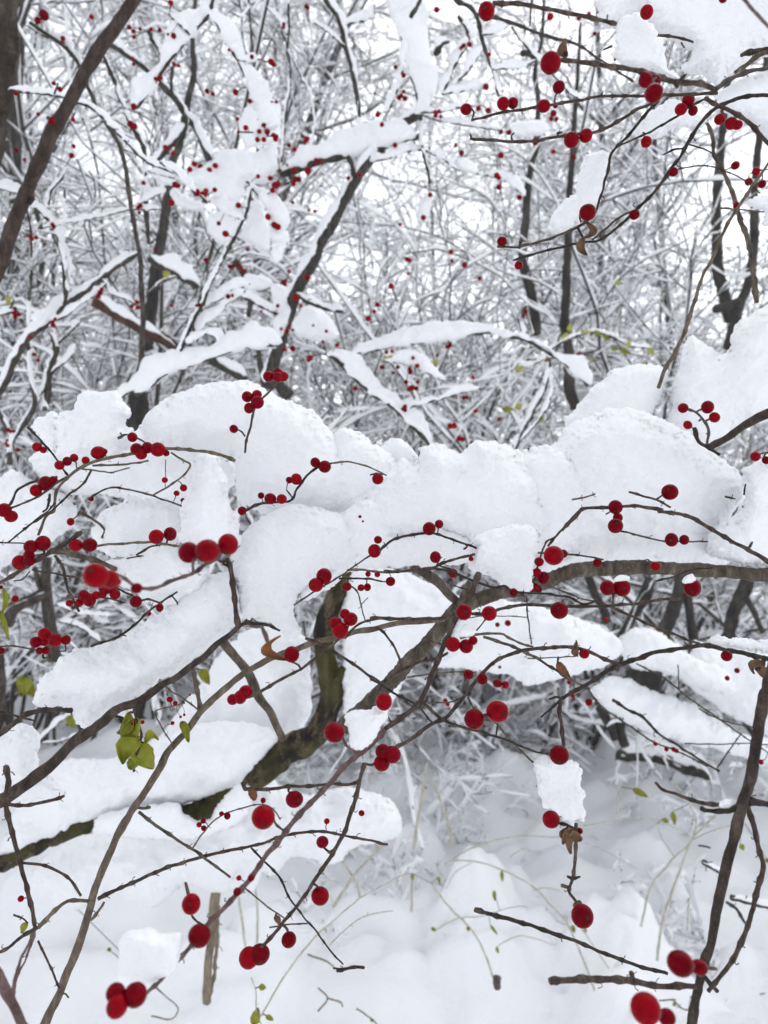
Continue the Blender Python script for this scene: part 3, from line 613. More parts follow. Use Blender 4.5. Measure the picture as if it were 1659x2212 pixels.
    Plant(B, 'wavy network of twigs below the crossing ending in a single hanging berry', 'branch', .405, 'tw').build([
        'w19-16 6: 50,1020 130,970 200,920 270,885 320,830 380,752 430,692 490,640 560,612 640,590 720,586 800,583 880,600 940,630 1015,657', 'w13 clb 6: 330,545 390,530 500,525 540,545 600,570 645,582', 'w15-11 cgr d.43 6: 430,540 540,575 640,620 720,670 800,720 890,765', 'w15-10 6: 160,812 220,870 260,900 340,930 450,960 550,995 650,1035 725,1052', 'w11 cdk 6: -60,720 0,752 70,800 140,832 210,912',
        'w12 6: -30,500 0,525 40,580 75,650 72,690', 'w16 6: 0,732 75,682 150,650 230,630 275,608', 'w8 cgr 6: 190,825 300,818 350,790', 'w10 cgr d.45 6: 362,800 400,860 480,910 540,980 645,1082', 'w16 5: 1320,545 1380,570 1450,610 1530,660 1600,710 1640,738 @6 -25,790', 'w8 6: 180,540 210,560 250,572', 'w9 6: 830,610 835,580 830,555', 'w8 6: 485,965 490,930 492,910', 'w7 cgr 6: 620,632 720,630 840,622', 'w8 cgr d.6 6: 100,715 200,700 300,690 400,692'],
        '6: 390,895,43,.375 490,862,47,.375 757,1050,41,.36 365,702,23 425,722,24 865,612,21', ['leafb 6: 830,620 825,600 832,560 w30', 'leafo 6: 750,650 775,690 808,725 w40 d.43'])
    Plant(B, 'dark forked twig rising to the right edge above a hanging side shoot', 'branch', .385, 'dk').build([
        'w22-18 6: 1700,650 1640,632 1560,610 1460,592 1380,577 1280,590 1180,605 1100,630 1030,655 960,690 900,730 840,767 768,806', 'w11 6: 770,805 720,850 678,887', 'w19-17 ctw 6: 762,812 760,880 770,950 777,1012', 'w11 6: 715,808 745,800 768,806', 'w12 6: 1015,660 1025,640 1030,628', 'w22 6: 1640,640 1625,665 1610,680', 'w12 6: 1450,590 1480,600'],
        '6: 1480,622,23', ['leafb 6: 1640,645 1590,660 1600,700 w34', 'leafb 6: 1640,650 1625,680 1640,715 w36', 'leafb 6: 1620,660 1650,690 1670,700 w26'])
    Plant(B, 'thick brown stem at the right edge with blurred near berries at its foot', 'branch', .325, 'rg').build([
        'w56-42 6: 1690,620 1659,745 1640,800 1612,950 1592,1106 @8 1560,130 1520,270 1480,430 1440,620 1400,800 1370,900 1340,1020 1325,1130', 'w20-13 ctw 8: 1450,158 1370,150 1300,125 1210,95 1172,62', 'w22 cdk 8: 1540,160 1480,186 1400,186 1368,172', 'w34 cdk 8: 1560,140 1610,148 1700,162', 'w26-20 ctw 8: 1570,165 1600,250 1620,350 1640,430 1610,530 1590,620 1560,720 1510,820 1460,890 1400,965', 'w32-26 ctw d.30-.32 8: 715,922 800,915 950,910 1070,920 1180,940 1345,945', 'w22 ctw d.30 8: 1080,930 1075,905 1068,885', 'w22 cdk 8: 1380,900 1420,940 1440,965', 'w10 6: 1659,845 1630,900 1605,990', 'w18 ctw 8: 1345,850 1370,880 1385,905'],
        '8: 1280,845,54,.235 1362,862,34,.25 1130,1040,63,.225 1222,1078,36,.235')
    Plant(T, 'long dark bare twig slanting down to the near berries at the lower right', 'branch', .42, 'dk').build(['w20-15 8: 392,612 440,625 480,635 600,670 720,710 830,748 950,800 1070,845 1225,888', 'w26 ctw 8: 392,612 420,622'])
    Plant(B, 'dangling twig with a withered brown bloom and a berry at its tip', 'branch', .365, 'tw').build([
        'w18-14 8: 830,240 828,350 825,420 815,480 802,535 830,578', 'w15 cdk 8: 825,265 790,245 760,240', 'w14 cdk 8: 795,470 815,478 845,470', 'w18 clb 8: 770,508 790,515 805,525'],
        '8: 722,222,38 857,640,47,.35 845,272,14', ['leafb 8: 815,265 790,290 772,330 w36', 'leafb 8: 820,270 800,320 808,372 w30', 'leafb 8: 800,280 830,300 855,310 w44', 'leafb 8: 790,260 775,290 790,320 w36', 'leafo 8: 835,575 838,595 850,615 w40'])
    Plant(T, 'knobbly bare twig standing at the lower left edge', 'branch', .40, 'tw').build([
        'w24-18 7: 25,-10 35,60 25,110 30,180 55,280 85,400 110,500 135,600 152,690', 'w22-16 clb 7: 152,690 140,730 130,775', 'w18 7: 25,158 100,160 170,150 240,135 278,120', 'w20-14 7: 160,690 90,730 40,770 0,795', 'w15 7: -30,412 70,410 180,418 250,445 310,490 350,552', 'w11 cpu d.36-.31 7: 130,770 110,830 75,900 62,960', 'w11 7: 165,748 210,840 240,912 258,952', 'w9 7: 60,635 100,650 120,670'],
        '7: 90,565,13', ['leafg 7: 115,670 100,690 95,715 w26'])
    Plant(B, 'reddish twig hanging down the middle with a berry at each bend', 'branch', .365, 'tw').build([
        'w20-16 7: 1575,-20 1550,80 1520,180 1490,270 1450,350 1400,430 1350,500 1290,590 1230,660 1180,720 1135,768', 'w18-13 7: 1060,92 1140,92 1250,80 1350,76 1440,70 1520,68 1558,45', 'w9 7: 1165,688 1240,676 1330,672', 'w14 7: 1450,350 1425,362 1400,345', 'w12 7: 1250,82 1245,100 1255,105', 'w14 7: 1355,500 1375,515', 'w12 7: 1210,672 1235,690 1245,710', 'w20 7: 1060,92 1050,70 1065,60', 'w8 cgr d.45 7: 1060,520 1130,580 1232,652'],
        '7: 1272,135,38 1393,320,26 1383,553,38 1248,742,32 1075,820,42 1122,805,43 6: 35,1048,37 -5,1035,32 -10,1085,35', ['leafb 7: 1190,640 1200,655 1210,680 w26', 'leafo 7: 1080,95 1095,120 1100,140 w34'])
    Plant(T, 'thin grey twig crossing diagonally behind the hanging reddish twig', 'branch', .47, 'dk').build(['w11-8 7: 1085,345 1150,410 1210,480 1250,560 1310,640 1370,710 1420,780 1482,848', 'w16 7: 1455,876 1510,862 1572,862', 'w8 7: 1440,865 1500,868'])
    Plant(T, 'blurred dark branch end in the bottom left corner', 'branch', .26, 'pu').build(['w50 7: -40,860 0,910 35,980 65,1035 110,1130', 'w17-12 d.27-.30 7: 55,1000 62,930 90,830 132,740'])
    # ---- upper right
    Plant(B, 'uppermost near twig with one big blurred berry at its left tip', 'branch', .31, 'tw').build(['w22-17 2: 470,15 560,15 660,30 760,50 860,70 940,90 1005,103', 'w11 2: 715,45 712,30', 'w11 2: 962,92 966,65', 'w14 2: 480,20 470,35'], '2: 443,48,38 1135,52,29,.38,0')
    Plant(B, 'stout near twig at the top right with a big berry at its tip', 'branch', .30, 'tw').build(['w22-27 2: 755,258 850,265 940,280 1030,295 1120,310 1200,335 1270,355 1380,365 1430,388', 'w24-20 cdk d.30-.36 2: 1430,388 1500,340 1560,315 1659,292 1720,280', 'w14 2: 1265,355 1290,335 1305,322', 'w12 2: 785,258 785,240 782,225', 'w22 2: 1255,350 1268,375'], '2: 720,272,44 1130,345,31 1168,352,28 1166,402,38,.285', ['leafb 2: 785,245 770,215 785,165 w44'])
    Plant(B, 'long thin twig with five berries standing along it at the upper right', 'branch', .385, 'tw').build(['w15-12 2: 1440,402 1390,405 1280,408 1200,410 1110,416 1060,414 950,415 860,430 770,445 650,465 520,485 378,520', 'w9 2: 380,518 388,490 380,470', 'w9 2: 738,450 738,420 748,400', 'w8 2: 520,485 520,465', 'w11 2: 935,415 945,400'], '2: 355,472,24 515,447,26 557,445,24 690,458,28 755,376,27 740,455,12')
    Plant(B, 'long twig with hooked bud stubs and two berries below the five berry twig', 'branch', .37, 'tw').build(['w17-14 2: 1215,405 1150,450 1090,475 1050,500 1000,530 930,565 850,578 760,590 650,608 560,612 460,606 372,598', 'w11 2: 378,598 372,580', 'w11 2: 555,608 550,585 562,575', 'w12 2: 755,590 750,575 768,572', 'w13 2: 950,560 942,540'], '2: 810,604,34 872,586,28')
    Plant(B, 'drooping dark twig ending in a berry with a dried hanging leaf', 'branch', .40, 'dk').build(['w15-11 2: 1185,438 1130,490 1070,570 1010,630 980,670 970,720 955,780 935,850 915,920', 'w14-11 ctw d.39 2: 900,930 850,975 800,1000 745,1020 690,1040 600,1060 575,1070 490,1065', 'w11 2: 850,955 845,935 850,915', 'w18 2: 590,1045 585,1070'], '2: 880,917,35,.385 510,1043,22', ['leafb 2: 868,955 905,1000 855,1030 w34', 'leafb 2: 860,1025 850,1070 878,1102 w36'])
    Plant(B, 'short forked twig with a berry trio under the upper right snow', 'branch', .395, 'dk').build(['w11 2: 1330,455 1270,500 1200,540 1130,580 1060,610 1000,636', 'w13 2: 1330,455 1380,430 1400,420', 'w9 2: 1130,580 1118,572'], '2: 1133,613,23 1283,472,26 1315,432,26 1335,478,20')
    Plant(B, 'long arching dark twig sweeping from the right edge to a low tip', 'branch', .42, 'dk').build(['w20-10 2: 1720,412 1659,410 1580,415 1510,435 1440,465 1390,510 1340,575 1300,640 1270,690 1220,760 1170,830 1110,890 1050,945 980,1010 920,1040 860,1050 800,1060 700,1085 600,1112 560,1125', 'w11 ctw 2: 1085,908 1030,930 965,980 900,1035', 'w10 2: 1295,640 1240,650 1208,668', 'w7 d.5 2: 1270,730 1380,715 1480,740 1560,780 1625,835', 'w8 d.55 2: 1310,622 1400,650 1440,690'], '2: 1082,927,22 1250,743,19 4: 582,40,18')
    Plant(B, 'short thick twig with a berry trio at the right edge', 'branch', .39, 'tw').build(['w19-22 2: 1385,425 1450,460 1520,490 1580,530 1640,600 1700,650', 'w10 2: 1540,535 1515,545'], '2: 1450,515,23 1500,533,25 1527,540,21')
    Plant(T, 'brownish upright twig behind the berries at the right edge', 'branch', .62, 'gr').build(['w16-26 2: 1385,510 1420,600 1425,670 1450,710 1480,770 1510,850 1540,950 1570,1030 1590,1110 @4 1600,100 1610,200', 'w9 2: 1450,900 1540,905 1640,915 1700,900', 'w8 cdk 2: 1600,735 1660,733'], '2: 1518,715,18 1608,740,17 1575,785,17 1633,795,18 1523,888,15 1655,870,14', [])
    Plant(T, 'pale straight twig slanting down across the right side into the snow', 'branch', .50, 'lb').build(['w13-20 2: 1700,640 1659,710 1600,790 1540,880 1500,940 1460,1020 1425,1106 @4 1380,80 1350,170 1320,260 1290,350 1250,430 1212,495 1185,570'])
    Plant(T, 'blurred pinkish twig crossing the top right corner', 'branch', .24, 'pu').build(['w16 k0 2: 1530,-40 1560,0 1610,60 1690,150'], '2: 1465,-8,19,.3')
    Plant(T, 'broken dark snag at the right edge below the corner snow', 'branch', .44, 'rg').build(['w20-36 2: 1545,238 1570,228 1640,218 1720,212', 'w24-18 cgr 2: 1660,225 1620,242 1580,270 1518,312', 'w13 ctw d.40 2: 1180,152 1250,157 1300,168 1335,182', 'w9 ctw 2: 1285,185 1297,205', 'w9 cdk 2: 950,215 985,197'])
    # ---- right middle
    Plant(B, 'pale sprig of four berries rising from the snow on a brown branch', 'branch', .52, 'gr').build(['w46-30 crg 4: 1740,640 1659,682 1600,712 1520,757 1450,800 1400,828', 'w13 4: 1395,815 1402,760 1385,715 1350,677 1308,660', 'w9 4: 1380,718 1405,705 1425,698', 'w10 4: 1345,677 1370,662 1395,655', 'w22-14 cdk 4: 1340,745 1362,800 1400,825 1450,858', 'w12 4: 1370,705 1362,712'], '4: 1292,657,21 1398,653,28 1428,697,23 1312,730,19')
    Plant(B, 'tiny twig with two berries at the right edge over the snow shelf', 'branch', .50, 'tw').build(['w10 4: 1700,850 1650,850 1628,855', 'w8 4: 1650,850 1640,870'], '4: 1605,866,21 1652,882,18')
    Plant(B, 'brown twig arching over the right snow dome with two stacked berries', 'branch', .465, 'tw').build(['w14-20 4: 770,1185 800,1150 845,1103 880,1088 960,1085 1010,1083 1080,1080 1200,1095 @6 1190,-2 1300,15 1400,65 1500,125 1580,165 1690,235', 'w13-11 6: 850,-5 800,50 765,80 735,110 708,148', 'w12 4: 1060,1020 1110,1035 1170,1050 1238,1086', 'w10 4: 1180,1050 1200,1035', 'w10 4: 1010,1083 985,1100 960,1115', 'w9 clb 4: 815,1052 860,1045 912,1028', 'w9 6: 1020,82 1100,100 1210,125 1300,128 1400,128', 'w10 6: 650,175 780,183 840,186 900,195 948,206', 'w9 cdk 4: 1475,1040 1517,1049', 'w9 cdk 4: 1555,1032 1562,985', 'w14 6: 1580,150 1590,132', 'w10 6: 1495,132 1525,138', 'w9 6: 735,110 690,150 @6 640,330'], '6: 1000,60,32 1010,25,22 4: 1000,1085,31 1235,1020,34 6: 1242,120,29 1297,120,22 733,188,42,.40 775,180,18 670,215,20 690,285,28 660,262,20 645,325,22 665,335,18')
    Plant(B, 'short fine twig with two berries lying on the thick arched branch', 'branch', .47, 'tw').build(['w8 6: 990,290 1040,240 1100,215 1140,205', 'w10 cdk 6: 1175,298 1250,280 1330,250 1420,240', 'w8 6: 940,205 925,215', 'w8 6: 1140,205 1165,225'], '6: 922,220,20 1173,235,21')
# ------------------------------------------------------------------ branches and trunks between the bush and the wood
def mid_bush():
    L = []
    def P(name, label, cat, d, col, strokes, leaves=()): L.append(Plant(name, label, cat, d, col).build(strokes, '', leaves))
    T = 'branch'
    P('tree', 'broad ridged dark trunk in the upper left corner', 'tree', 1.1, 'tr', ['w250 k0 1: 60,-400 10,-120 -20,0 -35,150 -80,380 -120,500 -170,700'])
    P(T, 'thick straight brown branch leaning across the upper left corner', 'branch', .85, 'po', ['w50-64 k0 1: 640,-120 575,0 502,110 427,215 352,330 290,450 230,570 160,720 108,840 60,960 18,1080 -40,1230', 'w16 1: 240,520 222,524 208,508', 'w14 1: 130,880 145,850'])
    P(T, 'thin dark twig crossing behind the leaning brown branch', 'branch', .95, 'md', ['w11-9 d.95-1.15 s26 1: 40,388 150,402 250,412 330,440 410,475 470,540 540,610 620,690 720,735 790,770 850,830 895,875', 'w8 1: 235,405 245,375 250,360', 'w9 s30 1: 690,700 760,745 800,790 840,830'])
    P(T, 'long curving brown stem left of the middle of the wood', 'branch', 1.25, 'mb', ['w16-24 k0 1: 130,100 250,180 315,240 350,300 385,390 420,470 470,545 515,630 545,740 560,850 575,940 590,1020 604,1106 @3 612,150 616,280 611,420 590,590', 'w9 s24 1: 350,300 300,210 270,180 200,160 120,110', 'w7 s18 1: 560,905 420,940 300,962 180,985', 'w8 s22 1: 575,905 690,905'])
    P(T, 'forked dark branch with a broad white snow band on its right arm', 'branch', 1.1, 'md', ['w15-12 s70 1: 935,-40 920,0 903,55 860,110 815,155 740,255 655,380 588,468', 'w13-9 s84 1: 903,50 940,110 985,190 1025,260 1065,340 1095,410 1120,490 1135,560 1135,640', 'w7 s22 1: 1025,258 1080,262 1120,255', 'w7 s20 1: 1100,440 1160,438 1195,441', 'w7 1: 1030,570 1100,572 1140,585 1195,588', 'w9 s30 1: 820,150 780,110 730,60'])
    P(T, 'thick dark limb plunging behind the snow patch at the upper left', 'branch', 1.5, 'md', ['w24-34 k0 s34 1: 430,160 480,195 540,230 600,270 640,305 690,355 750,420 800,490 850,560 880,620 905,690', 'w20 s24 1: 640,135 680,200 708,250', 'w14 1: 745,290 740,380 752,420', 'w24-16 s26 1: 800,500 795,555 760,600 700,680 660,728'])
    P('tree', 'short grey trunk seen through the snowy twigs at the upper left', 'tree', 2.6, 'bgt', ['w16-60 k0 1: 850,-60 830,150 840,300 812,430 795,540 770,640 742,720 725,850 705,1000 680,1106 @3 660,160 630,400'])
    P(T, 'upright olive brown stem with side twigs left of the grey trunk', 'branch', 1.35, 'mb', ['w15-22 s10 1: 440,200 470,300 500,360 512,410 540,470 560,530 600,600 620,640 628,720 630,850 640,980 650,1050', 'w7 s20 1: 540,470 500,430 430,400', 'w8 s28 1: 622,640 560,560 500,520', 'w8 s28 1: 640,740 720,760 800,790', 'w8 s30 1: 580,890 640,860 720,820'])
    P(T, 'long dark arching branch with snow on its right side at the top', 'branch', 1.55, 'md', ['w24-18 k0 s24 1: 1390,-40 1410,0 1450,60 1475,120 1490,200 1510,270 1530,350 1545,430 1550,500 1557,580', 'w10 s40 1: 1475,110 1560,90 1590,80 1620,20', 'w8 s16 1: 1490,200 1430,150 1380,110 1330,90'])
    P('sapling', 'dark leaning sapling forking in the middle of the wood under thick snow', 'tree', 1.5, 'md', ['w66-38 k0 s30 3: 1150,560 1170,480 1215,330 1240,260 1280,160 1320,80 1365,0 @1 1380,1050 1430,970 1480,880 1530,790 1580,720 1659,640 @2 80,530 158,482', 'w26-20 s75 1: 1215,752 1310,722 1400,690 1500,670 1600,645 @2 0,625 80,600 150,585', 'w26-16 s20 1: 1535,790 1545,690 1555,600', 'w20 1: 1530,770 1520,720 1505,680', 'w18-15 s100 2: 158,490 150,430 120,310 95,210 60,100 25,0 10,-60', 'w14 s14 2: 156,490 160,560 165,640 185,720 197,805', 'w8 s24 2: 160,485 250,482 330,465 410,455', 'w8 s26 2: 165,495 230,520 350,540 500,562', 'w8 s30 2: 180,650 260,690 310,730 430,755 520,780 590,832', 'w9 s26 2: 165,645 110,652 70,665 0,690 -80,700', 'w14 s34 2: -60,640 0,638 60,606 140,600', 'w16 s26 3: 1280,160 1330,200 1420,230 1480,240', 'w14 s40 3: 1240,265 1150,230 1060,180 1030,140'])
    P(T, 'hair thin twisted vertical twig near the top middle', 'branch', 1.7, 'md', ['w10-8 s12 1: 1245,-20 1247,150 1240,210 1255,280 1250,400 1222,560 1215,700', 'w8 1: 1215,130 1240,200', 'w6 s20 1: 1150,30 1200,80 1240,150', 'w6 s12 1: 1240,215 1300,330 1340,420 1360,560 1330,690'])
    P(T, 'curving bare twig hanging down from the upper left snow patch', 'branch', 1.2, 'md', ['w12-16 s18 1: 1065,785 1080,800 1075,880 1050,950 1010,1030 970,1106 @3 940,60 900,130 880,200 840,270 800,370 760,460 742,490', 'w9 s70 1: 1075,800 1150,880 1180,960 1190,1060 1192,1130', 'w8 s50 1: 1050,950 980,920 920,880 880,850', 'w8 s46 3: 880,205 950,190 1010,140 1080,120', 'w7 s36 3: 850,372 880,300 940,250 1000,190 1060,150', 'w8 s40 3: 790,380 840,360 900,330'])
    P(T, 'dark drooping twigs at the left edge under the leaning branch', 'branch', 1.3, 'md', ['w14 s36 1: -30,805 70,830 130,880 190,930 240,1000 268,1110 @3 300,120', 'w9 s16 1: 205,900 225,820 270,770 280,720', 'w10 1: 115,900 135,1000 135,1110', 'w9 s20 1: 280,820 278,960'])
    P(T, 'low arched branch bearing an even snow ridge in the middle left', 'branch', 1.2, 'md', ['w24-16 k0 s74 3: 585,600 650,560 700,520 745,490 800,475 880,450 960,420 1040,395 1120,386 1225,380', 'w10 s40 3: 700,520 640,540 560,590 480,640', 'w9 s30 3: 960,420 930,350 870,330'])
    P(T, 'long forked bare branch climbing from the left edge', 'branch', 1.3, 'mb', ['w26-16 s34 3: -40,640 0,590 30,530 80,430 125,355 200,290 280,215 360,160 440,100 520,40 590,-10', 'w18 s14 3: 280,215 282,100 268,0 250,-60', 'w14 s12 3: 125,345 125,200 138,60', 'w9 s22 3: 200,290 280,260 340,215 420,160 460,120', 'w8 s24 3: 440,100 480,160 560,190 600,230'])
    P(T, 'crooked dark stems rising at the left edge of the thicket', 'branch', 1.4, 'mb', ['w26-18 k0 s14 3: 40,900 50,800 90,740 140,665 150,620 130,530 124,440 120,360', 'w24 s12 3: 195,665 215,520 240,400 218,330', 'w22 s14 3: 55,800 30,740 -10,670', 'w12 s24 3: 150,620 200,560 240,400 300,330 350,280', 'w10 s24 3: 90,250 60,240 -20,260', 'w9 s20 3: 225,500 300,440 330,380'])
    P('tree', 'straight dim trunk behind the left snow lumps', 'tree', 2.8, 'bgt', ['w80-96 k0 3: 600,560 612,700 620,850 628,1000 620,1110 @5 610,250'])
    P('fallen_log', 'rusty brown fallen log under snow at the left of the wood', 'log', 2.4, 'rb', ['w52-46 k0 s40 3: 410,190 450,212 500,245 560,282 645,332 700,362 750,395'])
    P('fallen_log', 'dark broken limb just right of the rusty log', 'log', 2.3, 'md', ['w30-38 k0 s50 3: 640,10 690,40 760,75 850,135', 'w44 s44 3: 915,450 980,492 1060,535', 'w40-50 3: 1195,530 1220,575 1250,605'])
    P(T, 'three upright dark stems behind the leaning sapling', 'branch', 1.9, 'mb', ['w28 k0 3: 1015,20 1060,100 1080,180 1072,260', 'w26 k0 3: 1112,385 1125,480 1140,600', 'w28 k0 3: 1185,380 1170,490 1150,560', 'w12 s40 3: 1060,110 1120,140 1180,130 1240,100'])
    P(T, 'slanting dark twig descending to the central snow heap', 'branch', 1.35, 'md', ['w17-20 s56 3: 1410,420 1480,470 1550,540 1620,600 @4 0,620 60,670 120,730 215,830', 'w8 s40 4: 0,455 60,460 130,470 180,500 260,540', 'w9 s44 4: 60,670 160,640 270,610 330,590 420,570'])
    P(T, 'broad snow covered bough arching above the central heap', 'branch', 1.6, 'md', ['w14-10 s66 4: -140,420 0,395 90,380 140,375 300,350 450,330 520,345 600,360 680,400 760,450 820,500 880,560', 'w8 s50 4: 600,365 590,310 580,270', 'w8 s40 4: 310,350 300,300', 'w10 s20 4: 715,440 720,520 720,600 690,680 590,800'])
    P(T, 'dark branching tree top hanging from the upper edge right of the middle', 'branch', 1.1, 'md', ['w20-12 s12 2: 290,-40 310,0 370,30 400,70 415,120 425,180 455,260 480,340 497,415', 'w15-8 d.9-.8 2: 400,62 480,75 560,100 640,135 720,160 800,180 870,210 920,250 1000,300 1078,352', 'w8 s18 2: 550,115 590,170 640,230 690,290 740,330 800,400 860,440', 'w8 s30 2: 425,150 480,140 540,110 560,100', 'w8 s30 2: 470,300 540,295 600,290 660,260', 'w9 2: 640,-20 632,60 630,110', 'w9 2: 670,140 682,188', 'w9 2: 605,110 610,140'])
    P(T, 'angular dark twigs in a zigzag at the top middle', 'branch', 1.3, 'md', ['w16-11 s34 2: 320,70 350,110 365,160 340,220 290,310 252,408', 'w10 s36 2: 252,406 340,390 440,375', 'w9 s30 2: 252,406 350,320 420,225 440,200', 'w24 s30 2: 225,230 250,190 275,180', 'w20 s20 2: 115,75 140,30 160,-10', 'w26 2: 600,230 640,235 660,270', 'w10 s34 2: 20,480 60,380 80,300 75,180'])
    P(T, 'two stacked dark stubs of a trunk behind the hanging green leaves', 'branch', 2.2, 'bgt', ['w12-50 k0 2: 850,100 830,400 815,650 800,850 @4 790,60 785,180 780,300 800,420 800,560 830,660'])
    P('tree', 'middle dark trunk rising right of the centre of the wood', 'tree', 3.2, 'bgt', ['w44-12 k0 4: 660,340 650,260 630,160 610,60 600,0 @2 605,980 620,850 640,720 660,640 668,500 655,300 690,120 680,-80'])
    P('tree', 'dark slender trunk at the right, left one of a close pair', 'tree', 3.6, 'bgt', ['w16-58 k0 2: 1530,-60 1500,200 1480,420 1462,560 1440,800 1435,950 1440,1106 @4 1450,100 1475,190 1500,280'])
    P('tree', 'dark trunk at the right edge, right one of a close pair', 'tree', 3.4, 'bgt', ['w18-50 k0 2: 1690,-60 1655,200 1640,400 1622,600 1602,800 1600,950 1595,1106 @4 1570,130 1540,200 1490,400', 'w44 4: 1540,205 1480,220 1430,230'])
    P('sapling', 'thin sapling holding pale yellow green leaves in the wood', 'tree', 2.1, 'mb', ['w10-7 s14 4: 700,420 760,380 820,350 900,330 980,345 1060,390 1160,400', 'w8 s12 4: 820,350 805,310', 'w7 4: 980,345 1010,380', 'w14 s20 4: 560,860 600,760 640,680 700,560 720,420', 'w8 s20 4: 600,760 560,700 530,650', 'w7 s20 4: 720,430 640,470 580,480', 'w7 s16 4: 280,330 270,280', 'w7 s20 4: 660,700 700,690', 'w7 s10 4: 640,340 620,260 608,220'],
      ['leafy 4: 272,330 280,290 w26', 'leafy 4: 70,385 95,362 w20', 'leafy 4: 5,460 35,430 w30', 'leafy 4: 215,468 232,445 w20', 'leafy 4: 800,325 808,292 w24', 'leafy 4: 775,365 795,330 w30', 'leafy 4: 570,500 600,475 w28', 'leafy 4: 1000,120 1020,105 w22', 'leafy 4: 850,330 900,326 w14', 'leafg 4: 905,325 945,340 w18', 'leafg 4: 945,345 980,362 w20', 'leafg 4: 985,405 1012,395 w22', 'leafg 4: 1020,405 1068,422 w26', 'leafy 4: 1052,395 1062,365 w22', 'leafy 4: 1140,400 1168,425 w30', 'leafg 4: 510,665 560,660 w26', 'leafy 4: 568,660 598,640 w28', 'leafy 4: 668,715 692,692 w26', 'leafy 4: 890,448 905,438 w14', 'leafb 4: 600,250 615,212 w24', 'leafo 4: 692,440 715,452 w24'])
    P('sapling', 'sparse twig with yellow leaves at the far left of the wood', 'tree', 1.9, 'mb', ['w9 s20 3: 640,160 700,110 760,90', 'w9 3: -20,260 40,230 60,190'], ['leafy 3: 705,85 735,70 w34', 'leafy 3: 30,170 42,215 w26'])
    # lower half
    P('tree', 'dark trunk under the arched branch, leftmost of the group at the right', 'tree', 2.6, 'bgt', ['w52-40 k0 s8 6: 1150,290 1130,350 1080,430 1030,520 1010,560', 'w40 k0 6: 880,260 905,330 945,420 960,470'])
    P('tree', 'dark trunk with a bulging foot under the arched branch at the right', 'tree', 2.4, 'bgt', ['w46-74 k0 6: 1290,240 1270,340 1250,430 1215,520 1200,570', 'w44 k0 6: 1300,300 1320,450 1340,560 1330,660'])
    P('tree', 'forked dark trunk near the right edge under the arched branch', 'tree', 2.7, 'bgt', ['w56 k0 6: 1570,270 1545,350 1510,430 1485,520 1440,600', 'w26 k0 6: 1560,370 1600,440 1640,520'])
    P('tree_stump', 'wide dark stump capped by snow under the forked twig', 'stump', 2.6, 'bgt', ['w120-150 k0 6: 1115,640 1115,700 1110,790', 'w40 k0 6: 930,840 960,900 1000,980', 'w50 k0 6: 1020,900 1030,960 1040,1010'])
    P('fallen_log', 'dark snow capped log lying on the ground at the right', 'log', 3.3, 'bgt', ['w60-44 k0 s70 6: 1010,1050 1100,1045 1200,1060 1300,1100 1400,1130'])
    P(T, 'bundle of long bare twigs slanting over the right snow slope', 'branch', .8, 'mb', ['w13-8 cdk 6: 988,812 1050,850 1120,885 1180,950 1270,1010 1380,1080 1450,1120', 'w8 6: 880,765 940,840 1040,910 1150,985 1280,1040 1400,1100', 'w7 6: 1090,655 1200,710 1300,790 1400,860 1540,960 1659,1040', 'w6 6: 1300,1000 1450,1003 1560,1000 1659,1005', 'w6 6: 1440,1106 1490,1030 1545,955', 'w6 6: 1360,850 1460,900 1600,930', 'w6 6: 1275,770 1270,660'])
    P(T, 'dark twigs poking out of the snow at the lower right edge', 'branch', 1.1, 'md', ['w24-18 s16 8: 1500,560 1560,575 1659,600 1720,615', 'w20-12 s12 8: 1375,405 1420,430 1455,452 1480,470', 'w14 8: 1480,580 1530,620 1560,670', 'w9 8: 1360,335 1410,345'])
    P(T, 'dim stems standing behind the crowded berry branch at the left', 'branch', 1.7, 'mb', ['w40-60 k0 5: 200,200 200,330 210,470 230,560 240,640', 'w60 k0 s20 5: 20,480 60,420 130,390 200,350', 'w46 k0 5: -10,620 0,720 10,860', 'w20 5: 150,240 165,300 180,360', 'w12 s20 5: 250,470 350,500 430,560', 'w8 s16 5: 240,400 350,440 480,450', 'w10 s16 5: 160,1005 230,930 300,880 330,870', 'w8 s10 5: 180,1000 260,990 340,960', 'w8 s14 5: 300,560 350,620 420,660'], ['leafg 5: 100,710 105,745 90,800 w80', 'leafg 5: 115,745 130,770 150,800 w50', 'leafg 5: 15,330 25,390 5,440 w26 d.7', 'leafg 5: 0,430 20,490 38,555 w24 d.7', 'leafg 5: 875,680 885,710 905,745 w46 d.8', 'leafg 5: 290,880 310,910 320,930 w40', 'leafb 5: 1130,500 1150,540 1160,590 w20 d.9'])
    return L
